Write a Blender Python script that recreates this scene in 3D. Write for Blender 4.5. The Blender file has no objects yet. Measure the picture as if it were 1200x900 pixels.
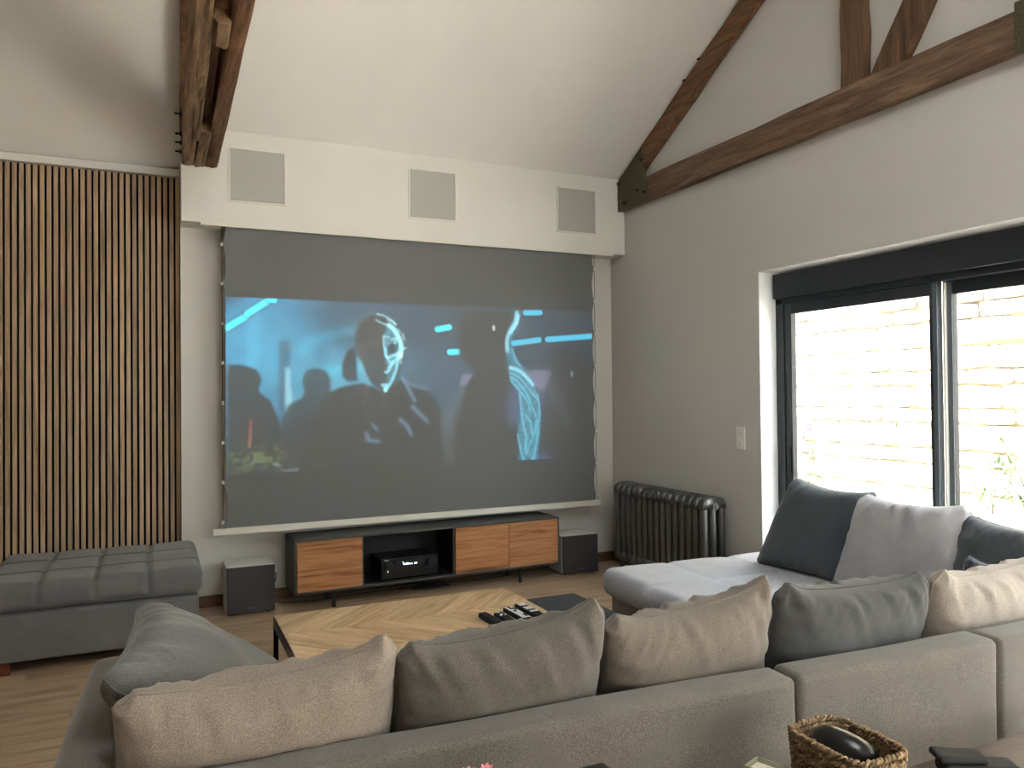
import bpy, bmesh, math, random
import numpy as np
from mathutils import Vector, Matrix, Euler
from math import sin, cos, pi, radians as R, exp, sqrt

# ------------------------------------------------------------------ camera
col = bpy.context.scene.collection
YAW, PITCH, ROLL, FPX = 0.433135, 0.01325, -0.01005, 905.2
def camera():
    f = Vector((sin(YAW)*cos(PITCH), cos(YAW)*cos(PITCH), sin(PITCH)))
    rt = Vector((cos(YAW), -sin(YAW), 0)); up = rt.cross(f)
    r2 = rt*cos(ROLL)+up*sin(ROLL); u2 = up*cos(ROLL)-rt*sin(ROLL)
    cd = bpy.data.cameras.new('camera'); cam = bpy.data.objects.new('camera', cd); col.objects.link(cam)
    cd.sensor_width = 36; cd.lens = FPX/1200*36; cd.clip_start = .05
    M = Matrix((r2, u2, -f)).transposed().to_4x4(); M.translation = (0, 0, 1.55)
    cam.matrix_world = M
    bpy.context.scene.camera = cam
camera()

# ------------------------------------------------------------------ light
sc = bpy.context.scene
sc.view_settings.view_transform = 'Standard'; sc.view_settings.look = 'None'
sc.view_settings.gamma = 1; sc.view_settings.use_curve_mapping = False
sc.view_settings.exposure = 1.82
w = bpy.data.worlds.new('world'); sc.world = w; w.use_nodes = True
bg = w.node_tree.nodes['Background']; bg.inputs[0].default_value = (.90, .95, 1, 1); bg.inputs[1].default_value = 4.0
sun = bpy.data.lights.new('sun', 'SUN'); sun.energy = 36; sun.angle = R(1); sun.color = (1, .97, .93)
so = bpy.data.objects.new('sun', sun); col.objects.link(so)
so.rotation_euler = Vector((.14, -.45, -.88)).to_track_quat('-Z', 'Y').to_euler()
def portal(loc, rot, sx, sy):
    l = bpy.data.lights.new('portal', 'AREA'); l.shape = 'RECTANGLE'; l.size = sx; l.size_y = sy
    l.cycles.is_portal = True
    o = bpy.data.objects.new('portal', l); col.objects.link(o); o.location = loc; o.rotation_euler = rot
portal((4.30, 1.8, 1.2), (0, R(90), 0), 2.4, 4.9)
portal((2.92, -1.95, 1.5), (R(90), 0, 0), .55, 1.5)

# ------------------------------------------------------------------ helpers
def C(r, g, b):
    f = lambda v: ((v/255+.055)/1.055)**2.4 if v > 10 else v/255/12.92
    return (f(r), f(g), f(b), 1)
def link(name, me, parent=None):
    o = bpy.data.objects.new(name, me); col.objects.link(o)
    if parent: o.parent = parent
    return o
def mesh(name, vs, fs, m, parent=None, smooth=False):
    me = bpy.data.meshes.new(name); me.from_pydata([tuple(v) for v in vs], [], fs)
    if smooth: me.polygons.foreach_set('use_smooth', [True]*len(me.polygons))
    me.materials.append(m); me.update()
    return link(name, me, parent)
def thing(name, label, cat, loc=(0, 0, 0), rz=0, group=None):
    o = bpy.data.objects.new(name, None); col.objects.link(o); o.empty_display_size = .1
    o.location = loc; o.rotation_euler = (0, 0, rz); o['label'] = label; o['category'] = cat
    if group: o['group'] = group
    return o
def tag(o, label, cat, group=None):
    o['label'] = label; o['category'] = cat
    if group: o['group'] = group
    return o
def struct(o): o['kind'] = 'structure'; return o
class MB:
    def __init__(s): s.v = []; s.f = []
    def add(s, vs, fs):
        n = len(s.v); s.v += [tuple(v) for v in vs]; s.f += [tuple(i+n for i in f) for f in fs]
    def box(s, a, b, M=None):
        (x0, y0, z0), (x1, y1, z1) = a, b
        vs = [(x0,y0,z0),(x1,y0,z0),(x1,y1,z0),(x0,y1,z0),(x0,y0,z1),(x1,y0,z1),(x1,y1,z1),(x0,y1,z1)]
        if M: vs = [M@Vector(v) for v in vs]
        s.add(vs, [(3,2,1,0),(4,5,6,7),(0,1,5,4),(1,2,6,5),(2,3,7,6),(3,0,4,7)]); return s
    def prism(s, pts, d):   # pts: 3D polygon, d: extrusion vector
        n = len(pts); d = Vector(d)
        vs = [Vector(p) for p in pts]+[Vector(p)+d for p in pts]
        s.add(vs, [tuple(range(n))[::-1], tuple(range(n, 2*n))]+[(i,(i+1)%n,(i+1)%n+n,i+n) for i in range(n)]); return s
    def tube(s, pts, r, n=8, caps=True):
        pts = [Vector(p) for p in pts]; rings = []; up = None
        for i, p in enumerate(pts):
            t = (pts[min(i+1, len(pts)-1)]-pts[max(i-1, 0)]).normalized()
            if up is None: up = t.orthogonal().normalized()
            up = (up-t*up.dot(t)).normalized(); b = t.cross(up)
            rr = r[i] if isinstance(r, (list, tuple)) else r
            rings.append([p+(up*cos(2*pi*k/n)+b*sin(2*pi*k/n))*rr for k in range(n)])
        vs = [v for q in rings for v in q]; fs = []
        for i in range(len(pts)-1):
            for k in range(n):
                k2 = (k+1) % n; fs.append((i*n+k, i*n+k2, (i+1)*n+k2, (i+1)*n+k))
        if caps: fs += [tuple(range(n))[::-1], tuple((len(pts)-1)*n+k for k in range(n))]
        s.add(vs, fs); return s
    def cyl(s, a, b, r, n=20): return s.tube([a, b], r, n)
    def build(s, name, m, parent=None, smooth=False, bevel=0, seg=2):
        o = mesh(name, s.v, s.f, m, parent, smooth)
        bm = bmesh.new(); bm.from_mesh(o.data); bmesh.ops.recalc_face_normals(bm, faces=bm.faces)
        bm.to_mesh(o.data); bm.free()
        if bevel:
            bv = o.modifiers.new('bevel', 'BEVEL'); bv.width = bevel; bv.segments = seg; bv.limit_method = 'ANGLE'
            bv.harden_normals = True
            o.data.polygons.foreach_set('use_smooth', [True]*len(o.data.polygons))
        return o
def box(name, a, b, m, parent=None, bevel=0, seg=2): return MB().box(a, b).build(name, m, parent, bevel=bevel, seg=seg)

def axis(h, r, n, k=5):
    inner = [-h+r+(2*h-2*r)*i/n for i in range(n+1)]
    e = [h-r+r*sin(pi/2*(i/k))*1.0 for i in range(1, k+1)]
    return [-v for v in e[::-1]]+inner+e
def rbox(name, size, r, n, m, parent=None, disp=None, center=(0, 0, 0)):
    """rounded, upholstered box; disp(p, normal) -> offset along normal"""
    h = [s/2 for s in size]; ax = [axis(h[i], r, n[i]) for i in range(3)]
    idx = {}; vs = []; fs = []
    def vid(i, j, k):
        key = (i, j, k)
        if key not in idx:
            p = Vector((ax[0][i], ax[1][j], ax[2][k]))
            # keep cubic faces on the surface, then round
            c = Vector([max(-h[t]+r, min(h[t]-r, p[t])) for t in range(3)])
            d = p-c
            # use angle-preserving coordinates for the rounding
            nn = d.normalized(); q = c+nn*r
            if disp: q = q+nn*disp(q, nn)
            idx[key] = len(vs); vs.append(q+Vector(center))
        return idx[key]
    L = [len(a)-1 for a in ax]
    for a in range(3):
        b, c = (a+1) % 3, (a+2) % 3
        for side in (0, L[a]):
            for i in range(L[b]):
                for j in range(L[c]):
                    q = []
                    for di, dj in ((0,0),(1,0),(1,1),(0,1)):
                        t = [0, 0, 0]; t[a] = side; t[b] = i+di; t[c] = j+dj; q.append(vid(*t))
                    fs.append(tuple(q if side else q[::-1]))
    return mesh(name, vs, fs, m, parent, True)

def hsh(i, s=0):
    v = sin(i*127.1+s*311.7)*43758.5453; return v-math.floor(v)
def vnoise(x, s=0):
    i = math.floor(x); f = x-i; f = f*f*(3-2*f); return (hsh(i, s)*(1-f)+hsh(i+1, s)*f)*2-1
def noise2(x, y, s=0):
    i, j = math.floor(x), math.floor(y); f, g = x-i, y-j; f = f*f*(3-2*f); g = g*g*(3-2*g)
    h = lambda a, b: hsh(a+57*b, s)
    return ((h(i,j)*(1-f)+h(i+1,j)*f)*(1-g)+(h(i,j+1)*(1-f)+h(i+1,j+1)*f)*g)*2-1

# ------------------------------------------------------------------ materials
def mat(name, base, rough=.6, metal=0, spec=.5, sheen=0):
    m = bpy.data.materials.new(name); m.use_nodes = True
    b = m.node_tree.nodes['Principled BSDF']
    b.inputs['Base Color'].default_value = base; b.inputs['Roughness'].default_value = rough
    b.inputs['Metallic'].default_value = metal; b.inputs['Specular IOR Level'].default_value = spec
    b.inputs['Sheen Weight'].default_value = sheen; b.inputs['Sheen Roughness'].default_value = .5
    return m, m.node_tree.nodes, m.node_tree.links, b
def ramp(n, stops):
    r = n.new('ShaderNodeValToRGB'); el = r.color_ramp.elements
    while len(el) < len(stops): el.new(.5)
    for e, (p, c) in zip(el, stops): e.position = p; e.color = c
    return r
def coords(n, l, scale, rot=(0, 0, 0), src='Object'):
    tc = n.new('ShaderNodeTexCoord'); mp = n.new('ShaderNodeMapping')
    mp.inputs['Scale'].default_value = scale; mp.inputs['Rotation'].default_value = rot
    l.new(tc.outputs[src], mp.inputs[0]); return mp
def bump(n, l, b, src, strength=.2, dist=.002):
    bp = n.new('ShaderNodeBump'); bp.inputs['Strength'].default_value = strength; bp.inputs['Distance'].default_value = dist
    l.new(src, bp.inputs['Height']); l.new(bp.outputs[0], b.inputs['Normal'])
def plain(name, rgb, rough=.6, metal=0, grain=.04, gs=60, spec=.5):
    c = C(*rgb); m, n, l, b = mat(name, c, rough, metal, spec)
    mp = coords(n, l, (gs,)*3); t = n.new('ShaderNodeTexNoise'); t.inputs['Detail'].default_value = 4
    l.new(mp.outputs[0], t.inputs['Vector'])
    k = lambda f: (c[0]*f, c[1]*f, c[2]*f, 1)
    r = ramp(n, [(.3, k(1-grain)), (.7, k(1+grain))]); l.new(t.outputs[0], r.inputs[0]); l.new(r.outputs[0], b.inputs['Base Color'])
    bump(n, l, b, t.outputs[0], .08, .001)
    return m
def plaster(name, rgb):
    c = C(*rgb); m, n, l, b = mat(name, c, .9, 0, .2)
    mp = coords(n, l, (1,)*3); t = n.new('ShaderNodeTexNoise'); t.inputs['Scale'].default_value = 1.2; t.inputs['Detail'].default_value = 3
    l.new(mp.outputs[0], t.inputs['Vector'])
    k = lambda f: (c[0]*f, c[1]*f, c[2]*f, 1)
    r = ramp(n, [(.3, k(.97)), (.7, k(1.02))]); l.new(t.outputs[0], r.inputs[0]); l.new(r.outputs[0], b.inputs['Base Color'])
    t2 = n.new('ShaderNodeTexNoise'); t2.inputs['Scale'].default_value = 130; t2.inputs['Detail'].default_value = 3
    l.new(mp.outputs[0], t2.inputs['Vector']); bump(n, l, b, t2.outputs[0], .12, .002)
    return m
def fabric(name, rgb, heather=.35, scale=420, sheen=.25, weave=(1, 1, 1)):
    c = C(*rgb); m, n, l, b = mat(name, c, .95, 0, .15, sheen)
    mp = coords(n, l, weave)
    t = n.new('ShaderNodeTexNoise'); t.inputs['Scale'].default_value = scale; t.inputs['Detail'].default_value = 2
    t2 = n.new('ShaderNodeTexNoise'); t2.inputs['Scale'].default_value = 7; t2.inputs['Detail'].default_value = 4
    for q in (t, t2): l.new(mp.outputs[0], q.inputs['Vector'])
    k = lambda f: (c[0]*f, c[1]*f, c[2]*f, 1)
    r = ramp(n, [(.36, k(1-heather)), (.5, k(1)), (.64, k(1+heather*1.4))]); l.new(t.outputs[0], r.inputs[0])
    r2 = ramp(n, [(.3, (.9, .9, .9, 1)), (.7, (1.06, 1.06, 1.05, 1))]); l.new(t2.outputs[0], r2.inputs[0])
    mx = n.new('ShaderNodeMix'); mx.data_type = 'RGBA'; mx.blend_type = 'MULTIPLY'; mx.inputs[0].default_value = 1
    l.new(r.outputs[0], mx.inputs[6]); l.new(r2.outputs[0], mx.inputs[7]); l.new(mx.outputs[2], b.inputs['Base Color'])
    bump(n, l, b, t.outputs[0], .35, .0015)
    return m
def wood(name, stops, scale=(1.2, 14, 14), rough=.55, bumpk=.15, vary=.25, knots=False, fine=1.0):
    """grain runs along the object's local X before the scale is applied"""
    m, n, l, b = mat(name, stops[0][1], rough, 0, .35)
    tc = n.new('ShaderNodeTexCoord'); oi = n.new('ShaderNodeObjectInfo')
    off = n.new('ShaderNodeVectorMath'); off.operation = 'SCALE'
    cmb = n.new('ShaderNodeCombineXYZ')
    for i in range(3): l.new(oi.outputs['Random'], cmb.inputs[i])
    l.new(cmb.outputs[0], off.inputs[0]); off.inputs['Scale'].default_value = 37
    ad = n.new('ShaderNodeVectorMath'); ad.operation = 'ADD'
    l.new(tc.outputs['Object'], ad.inputs[0]); l.new(off.outputs[0], ad.inputs[1])
    mp = n.new('ShaderNodeMapping'); mp.inputs['Scale'].default_value = scale; l.new(ad.outputs[0], mp.inputs[0])
    t = n.new('ShaderNodeTexNoise'); t.inputs['Scale'].default_value = 1.6; t.inputs['Detail'].default_value = 7; t.inputs['Roughness'].default_value = .62; t.inputs['Distortion'].default_value = .6
    l.new(mp.outputs[0], t.inputs['Vector'])
    mp2 = n.new('ShaderNodeMapping'); mp2.inputs['Scale'].default_value = tuple(v*6*fine for v in scale); l.new(ad.outputs[0], mp2.inputs[0])
    t2 = n.new('ShaderNodeTexNoise'); t2.inputs['Scale'].default_value = 1.6; t2.inputs['Detail'].default_value = 3
    l.new(mp2.outputs[0], t2.inputs['Vector'])
    mix = n.new('ShaderNodeMath'); mix.operation = 'MULTIPLY_ADD'; mix.inputs[1].default_value = .25
    l.new(t2.outputs[0], mix.inputs[0])
    sub = n.new('ShaderNodeMath'); sub.operation = 'SUBTRACT'; sub.inputs[1].default_value = .125; l.new(t.outputs[0], sub.inputs[0]); l.new(sub.outputs[0], mix.inputs[2])
    r = ramp(n, stops); l.new(mix.outputs[0], r.inputs[0])
    mr = n.new('ShaderNodeMapRange'); mr.inputs['To Min'].default_value = 1-vary; mr.inputs['To Max'].default_value = 1+vary; l.new(oi.outputs['Random'], mr.inputs[0])
    sc_ = n.new('ShaderNodeVectorMath'); sc_.operation = 'SCALE'; l.new(r.outputs[0], sc_.inputs[0]); l.new(mr.outputs[0], sc_.inputs['Scale'])
    l.new(sc_.outputs[0], b.inputs['Base Color'])
    bump(n, l, b, mix.outputs[0], bumpk, .004)
    return m

M = {}
M['wall'] = plaster('wall_plaster', (206, 202, 194))
M['wallR'] = plaster('right_wall_plaster', (196, 193, 188))
M['ceil'] = plaster('ceiling_plaster', (226, 223, 217))
M['soffit'] = plaster('soffit_paint', (214, 211, 203))
M['reveal'] = plaster('reveal_paint', (228, 229, 228))
M['floor'] = wood('oak_laminate', [(.25, C(132, 108, 84)), (.5, C(176, 151, 123)), (.75, C(198, 174, 146))], (1.1, 12, 12), .42, .05, .06)
M['beam'] = wood('old_beam', [(.22, C(50, 37, 28)), (.5, C(104, 80, 62)), (.78, C(140, 114, 92))], (14, 1.3, 14), .85, .6, .12)
M['beam2'] = wood('old_beam_reddish', [(.22, C(50, 33, 22)), (.5, C(104, 73, 50)), (.78, C(138, 102, 74))], (14, 1.3, 14), .85, .6, .12)
M['beaml'] = wood('weathered_beam', [(.22, C(60, 44, 30)), (.5, C(122, 96, 70)), (.78, C(160, 132, 102))], (14, 1.3, 14), .85, .6, .12)
M['beamv'] = wood('old_post', [(.22, C(48, 32, 22)), (.5, C(98, 72, 52)), (.78, C(128, 100, 76))], (14, 14, 1.3), .85, .6, .12)
M['slat'] = wood('slat_oak', [(.2, C(116, 94, 74)), (.5, C(170, 144, 116)), (.8, C(196, 171, 143))], (26, 26, 1.3), .6, .12, .16)
M['felt'] = plain('black_felt', (14, 13, 13), .95)
M['base'] = wood('baseboard_wood', [(.25, C(80, 58, 42)), (.5, C(108, 80, 58)), (.75, C(128, 98, 74))], (1.2, 12, 12), .5, .1, .03)
M['walnut'] = wood('walnut', [(.25, C(80, 48, 28)), (.42, C(154, 103, 64)), (.6, C(184, 131, 86)), (.8, C(106, 66, 38))], (.9, 9, 18), .42, .06, .06)
M['plank'] = wood('reclaimed_plank', [(.2, C(128, 96, 66)), (.45, C(192, 160, 120)), (.75, C(224, 198, 160))], (1.6, 16, 16), .5, .3, .12)
M['dwood'] = wood('dark_tabletop', [(.25, C(42, 30, 24)), (.5, C(72, 54, 44)), (.75, C(96, 76, 62))], (1.2, 12, 12), .4, .15, .03)
M['foot'] = wood('red_foot', [(.25, C(60, 28, 16)), (.5, C(92, 46, 28)), (.75, C(110, 60, 38))], (2, 12, 12), .5, .1, .05)
M['black'] = plain('black_metal', (22, 22, 23), .45, .3)
M['cab'] = plain('anthracite_lacquer', (62, 63, 61), .55)
M['cabin'] = plain('niche_black', (14, 14, 15), .6)
M['dark_al'] = plain('anthracite_aluminium', (40, 45, 50), .42, .25)
M['dark_al2'] = plain('aluminium_face', (92, 100, 108), .38, .35)
M['white_pl'] = plain('white_plastic', (222, 220, 212), .4)
M['white_bar'] = plain('white_lacquer', (214, 209, 196), .4)
M['grille'] = plain('grey_grille', (170, 168, 160), .85, 0, .1, 700)
M['spkfr'] = plain('speaker_frame', (215, 212, 200), .6)
M['subbody'] = plain('pale_grey_cabinet', (212, 210, 204), .5)
M['subfront'] = plain('charcoal_cloth', (60, 56, 58), .9, 0, .1, 800)
M['iron'] = plain('cast_iron', (104, 102, 100), .34, .75, .08, 30)
M['plate'] = plain('mossy_steel', (78, 74, 48), .75, .2, .35, 14)
M['bolt'] = plain('black_bolt', (26, 24, 22), .6, .5)
M['chrome'] = plain('chrome', (200, 200, 200), .2, .9)
M['sofa'] = fabric('heather_grey', (101, 96, 89), .3, 380)
M['sofa_in'] = fabric('grey_seat', (128, 127, 127), .25, 420)
M['chaise'] = fabric('soft_grey', (162, 164, 172), .1, 500, .4)
M['ott'] = fabric('ottoman_grey', (106, 105, 105), .14, 500)
M['taupe'] = fabric('taupe_cushion', (138, 125, 113), .3, 480)
M['grey'] = fabric('mid_grey_cushion', (92, 86, 79), .32, 480)
M['greyt'] = fabric('warm_grey_cushion', (112, 103, 93), .3, 480)
M['slate'] = fabric('slate_cushion', (70, 70, 69), .25, 480)
M['lightc'] = fabric('light_taupe_cushion', (148, 138, 128), .25, 480)
M['armc'] = fabric('arm_cushion_grey', (98, 97, 95), .35, 460)
M['win_dark'] = fabric('dark_slate', (72, 77, 82), .18, 480)
M['win_light'] = fabric('silver_grey', (160, 158, 160), .2, 480)
M['knit'] = fabric('dark_knit', (64, 66, 76), .6, 150)
M['rattan'] = wood('seagrass', [(.25, C(74, 58, 40)), (.5, C(136, 112, 82)), (.75, C(184, 160, 124))], (30, 30, 30), .75, .3, .2)
M['gloss'] = plain('black_gloss', (16, 16, 17), .3)
M['rubber'] = plain('black_matte', (22, 22, 24), .7)
M['btn'] = plain('white_buttons', (226, 228, 230), .5)
M['green'] = plain('green_button', (90, 190, 120), .5)
M['palegreen'] = plain('pale_green_box', (150, 152, 128), .5)
M['tray'] = plain('slate_top', (52, 54, 57), .5)
M['leaf'] = plain('leaf_green', (62, 100, 26), .5)
M['stem'] = plain('stem', (84, 76, 48), .7)
M['pink'] = plain('pink_petals', (190, 30, 60), .6)
M['petal'] = plain('soft_pink', (226, 140, 150), .6)
M['stone'] = plain('pale_limestone', (222, 212, 194), .9, 0, .12, 6)
M['mortar'] = plain('mortar', (150, 138, 118), .95, 0, .1, 12)
M['paving'] = plain('terrace_paving', (208, 200, 192), .9, 0, .08, 4)
M['ochre'] = plain('ochre_ledge', (100, 76, 36), .8)
M['cable'] = plain('cable', (20, 20, 20), .5)
def glassmat():
    m = bpy.data.materials.new('window_glass'); m.use_nodes = True; n = m.node_tree.nodes; l = m.node_tree.links; n.clear()
    o = n.new('ShaderNodeOutputMaterial'); mx = n.new('ShaderNodeMixShader'); lw = n.new('ShaderNodeLayerWeight'); lw.inputs[0].default_value = .5; pw_ = n.new('ShaderNodeMath'); pw_.operation = 'POWER'; pw_.inputs[1].default_value = 5; f = n.new('ShaderNodeMath'); f.operation = 'MULTIPLY_ADD'; f.inputs[1].default_value = .85; f.inputs[2].default_value = .05; l.new(lw.outputs['Facing'], pw_.inputs[0]); l.new(pw_.outputs[0], f.inputs[0])
    t = n.new('ShaderNodeBsdfTransparent'); t.inputs[0].default_value = (.96, .98, .97, 1); g = n.new('ShaderNodeBsdfGlossy'); g.inputs['Roughness'].default_value = .02
    l.new(f.outputs[0], mx.inputs[0]); l.new(t.outputs[0], mx.inputs[1]); l.new(g.outputs[0], mx.inputs[2]); l.new(mx.outputs[0], o.inputs[0]); return m
M['glass'] = glassmat()
def emit(name, rgb, s):
    m, n, l, b = mat(name, C(*rgb), .5); b.inputs['Emission Color'].default_value = C(*rgb); b.inputs['Emission Strength'].default_value = s; return m
M['display'] = emit('display_glow', (200, 235, 245), 1.2)
M['led'] = emit('led', (240, 240, 240), .8)
SCRGB = (109, 110, 109)
M['screen'] = plain('grey_screen_fabric', SCRGB, .8, 0, .03, 500, .2)
def picmat():
    m, n, l, b = mat('projected_picture', C(*SCRGB), .8, 0, .2)
    a = n.new('ShaderNodeVertexColor'); a.layer_name = 'light'; l.new(a.outputs[0], b.inputs['Emission Color']); b.inputs['Emission Strength'].default_value = PIC
    a2 = n.new('ShaderNodeVertexColor'); a2.layer_name = 'paint'; l.new(a2.outputs[0], b.inputs['Base Color'])
    return m
PIC = .26
M['pic'] = picmat()

# ------------------------------------------------------------------ structure
XR, YB, YS, ZS = 3.87, 6.15, 5.908, 2.80
XL, YR, YRID = -4.0, -1.6, 2.2
def ceilz(y): return 3.48+.55*(YS-y) if y > YRID else 3.48+.55*(YS-YRID)-.55*(YRID-y)
ZR = ceilz(YRID)
fl = struct(box('floor', (XL, YR, -.12), (XR+.3, 6.5, -.004), M['mortar']))
random.seed(3)
W_ = .19; y = 1.7
shared = {}
row = 0
while y < YB:
    x = -2.2-random.random()*1.2
    while x < XR:
        L_ = 1.29
        x1 = min(x+L_, XR-.002); y1 = min(y+W_, 6.29)
        key = (round(x1-x, 3), round(y1-y, 3))
        if key not in shared:
            o = MB().box((0.0006, .0006, -.012), (key[0]-.0006, key[1]-.0006, 0)).build('plank', M['floor'], fl)
            shared[key] = o.data
        else: o = link('plank', shared[key], fl)
        o.location = (x, y, 0); x += L_
    y += W_; row += 1
struct(MB().box((XL, YR, -.003), (XR, 1.7, 0)).box((XL, 1.7, -.003), (-3.4, 6.29, 0)).build('floor', M['floor']))

cl = MB()
def slab(x0, x1, ya, yb):
    cl.prism([(x0, ya, ceilz(ya)), (x0, yb, ceilz(yb)), (x0, yb, ceilz(yb)+.15), (x0, ya, ceilz(ya)+.15)], (x1-x0, 0, 0))
slab(XL-.1, XR+.4, 6.5, YRID)
SKX0, SKX1, SKY0, SKY1 = .6, 2.2, -.5, .8  # roof hole for the added skylight
slab(XL-.1, SKX0, YRID, YR-.3); slab(SKX1, XR+.4, YRID, YR-.3); slab(SKX0, SKX1, YRID, SKY1); slab(SKX0, SKX1, SKY0, YR-.3)
struct(cl.build('ceiling', M['ceil']))
# built-out wall behind the screen, and the wall carrying the slats
struct(box('wall_back', (.174, YB, 0), (XR+.3, 6.5, ceilz(YB)), M['wall']))
struct(box('wall_back', (XL, 6.30, 0), (.174, 6.5, ceilz(6.30)), M['wall']))
s_ = MB().prism([(.174, YS, ZS), (.174, YB-.001, ZS), (.174, YB-.001, ceilz(YB)), (.174, YS, ceilz(YS))], (XR-.174, 0, 0))
struct(s_.build('trim_1', M['soffit']))
struct(box('trim_2', (XL, 6.24, 3.195), (.174, 6.299, 3.25), M['soffit'], bevel=.006))
# right gable wall with the wide opening
WY0, WY1, WZ = -.60, 4.21, 2.398  # unseen near end lengthened so daylight reaches the sofa back
g = MB()
g.prism([(XR, YR, 0), (XR, WY0, 0), (XR, WY0, WZ), (XR, WY1, WZ), (XR, WY1, 0), (XR, YB-.002, 0), (XR, YB-.002, ceilz(YB)), (XR, YRID, ZR), (XR, YR, ceilz(YR))], (.0, 0, 0))
g = MB()
g.box((XR, YR, 0), (XR+.3, WY0, WZ)).box((XR, WY1, 0), (XR+.3, YB-.002, WZ))
g.prism([(XR, YR, WZ), (XR, YB-.002, WZ), (XR, YB-.002, ceilz(YB)-.001), (XR, YRID, ZR-.001), (XR, YR, ceilz(YR)-.001)], (.3, 0, 0))
struct(g.build('wall_right', M['wallR']))
lin = MB().box((XR+.002, WY1-.006, 0), (XR+.28, WY1-.001, WZ-.006)).box((XR+.002, WY0, WZ-.006), (XR+.28, WY1-.001, WZ-.001))
struct(lin.build('trim_3', M['reveal']))
struct(MB().box((XL-.2, YR, 0), (XL, 6.5, WZ)).prism([(XL-.2, YR, WZ), (XL-.2, 6.5, WZ), (XL-.2, 6.5, ceilz(6.5)), (XL-.2, YRID, ZR-.001), (XL-.2, YR, ceilz(YR))], (.2, 0, 0)).build('wall_left', M['wall']))
struct(MB().box((XL, YR-.3, 0), (2.65, YR, ceilz(YR))).box((3.2, YR-.3, 0), (XR+.3, YR, ceilz(YR))).box((2.65, YR-.3, 2.25), (3.2, YR, ceilz(YR))).box((2.65, YR-.3, 0), (3.2, YR, .85)).build('wall_rear', M['wall']))  # gap left for the added rear window
sk = bpy.data.objects.new('window_added_skylight', None); col.objects.link(sk); struct(sk)  # unseen skylight behind the camera, added to brighten the ceiling
b = MB()
for xa, xb in ((SKX0, SKX0+.05), (SKX1-.05, SKX1)): b.prism([(xa, SKY0, ceilz(SKY0)+.02), (xa, SKY1, ceilz(SKY1)+.02), (xa, SKY1, ceilz(SKY1)+.13), (xa, SKY0, ceilz(SKY0)+.13)], (xb-xa, 0, 0))
for ya, yb in ((SKY0, SKY0+.05), (SKY1-.05, SKY1)): b.prism([(SKX0, ya, ceilz(ya)+.02), (SKX0, yb, ceilz(yb)+.02), (SKX0, yb, ceilz(yb)+.13), (SKX0, ya, ceilz(ya)+.13)], (SKX1-SKX0, 0, 0))
b.build('window_frame', M['white_pl'], sk)
mesh('glass', [(SKX0, SKY0, ceilz(SKY0)+.1), (SKX1, SKY0, ceilz(SKY0)+.1), (SKX1, SKY1, ceilz(SKY1)+.1), (SKX0, SKY1, ceilz(SKY1)+.1)], [(0, 1, 2, 3)], M['glass'], sk)
wr = bpy.data.objects.new('window_added_rear', None); col.objects.link(wr); struct(wr)  # unseen rear window, added and sized for light from behind the camera
b = MB()
b.box((2.65, YR-.2, .85), (2.71, YR-.13, 2.25)).box((3.14, YR-.2, .85), (3.2, YR-.13, 2.25)).box((2.90, YR-.2, .85), (2.95, YR-.13, 2.25)).box((2.65, YR-.2, .85), (3.2, YR-.13, .91)).box((2.65, YR-.2, 2.19), (3.2, YR-.13, 2.25)).build('window_frame', M['dark_al'], wr)
box('glass', (2.69, YR-.17, .89), (3.16, YR-.165, 2.2), M['glass'], wr)
# baseboards
struct(box('baseboard_back', (.176, YB-.016, 0), (XR, YB-.001, .085), M['base'], bevel=.003))
struct(box('baseboard_right', (XR-.016, WY1+.01, 0), (XR-.001, YB-.016, .085), M['base'], bevel=.003))

# sliding window ---------------------------------------------------
w1 = bpy.data.objects.new('window_1', None); col.objects.link(w1); w1.location = (0, 0, 0); struct(w1)
GY0 = -.53
f = MB()
f.box((4.02, 4.13, 0), (4.14, 4.203, 2.20)).box((4.02, WY0, 2.165), (4.14, 4.203, 2.21)).box((4.02, WY0, 0), (4.14, 4.203, .04)).box((4.02, WY0, 0), (4.14, GY0, 2.2))
f.build('window_frame', M['dark_al'], w1, bevel=.003)
f = MB().box((3.985, WY0+.01, 2.205), (4.13, 4.19, 2.378)).build('roller_shutter_box', M['dark_al'], w1, bevel=.004)
def leaf(y0, y1, x):   # y0 > y1
    f = MB().box((x, y0-.062, .04), (x+.04, y0, 2.165)).box((x, y1, .04), (x+.04, y1+.055, 2.165)).box((x, y1+.055, 2.09), (x+.04, y0-.062, 2.165)).box((x, y1+.055, .04), (x+.04, y0-.062, .12))
    s = f.build('sash', M['dark_al'], w1, bevel=.003)
    box('pane', (x+.018, y1+.05, .11), (x+.024, y0-.057, 2.1), M['glass'], s)
    return s
sA = leaf(4.13, 2.955, 4.03); leaf(2.965, 1.78, 4.085); leaf(1.80, .62, 4.03); leaf(.64, GY0, 4.085)
box('stile_face', (4.024, 2.957, .05), (4.03, 2.985, 2.16), M['dark_al2'], w1)
box('stile_face', (4.079, 2.905, .05), (4.085, 2.935, 2.16), M['dark_al2'], w1)
box('seal', (4.06, 2.936, .05), (4.082, 2.948, 2.16), M['white_pl'], w1)
MB().box((4.018, 4.085, .98), (4.03, 4.108, 1.16)).box((4.008, 4.09, 1.04), (4.02, 4.104, 1.12)).build('handle', M['black'], w1, bevel=.003)

# light switch pair on the right wall
sw = thing('wall_switch', 'white double switch plate on the grey wall beside the sliding window', 'switch', (XR, 4.405, 1.213))
box('cover_plate', (-.009, -.043, -.082), (-.0005, .043, .082), M['white_pl'], sw, bevel=.003)
for dz in (-.038, .038):
    MB().cyl((-.008, 0, dz), (-.0125, 0, dz), .023, 24).build('socket_ring', M['white_bar'], sw)

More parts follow.
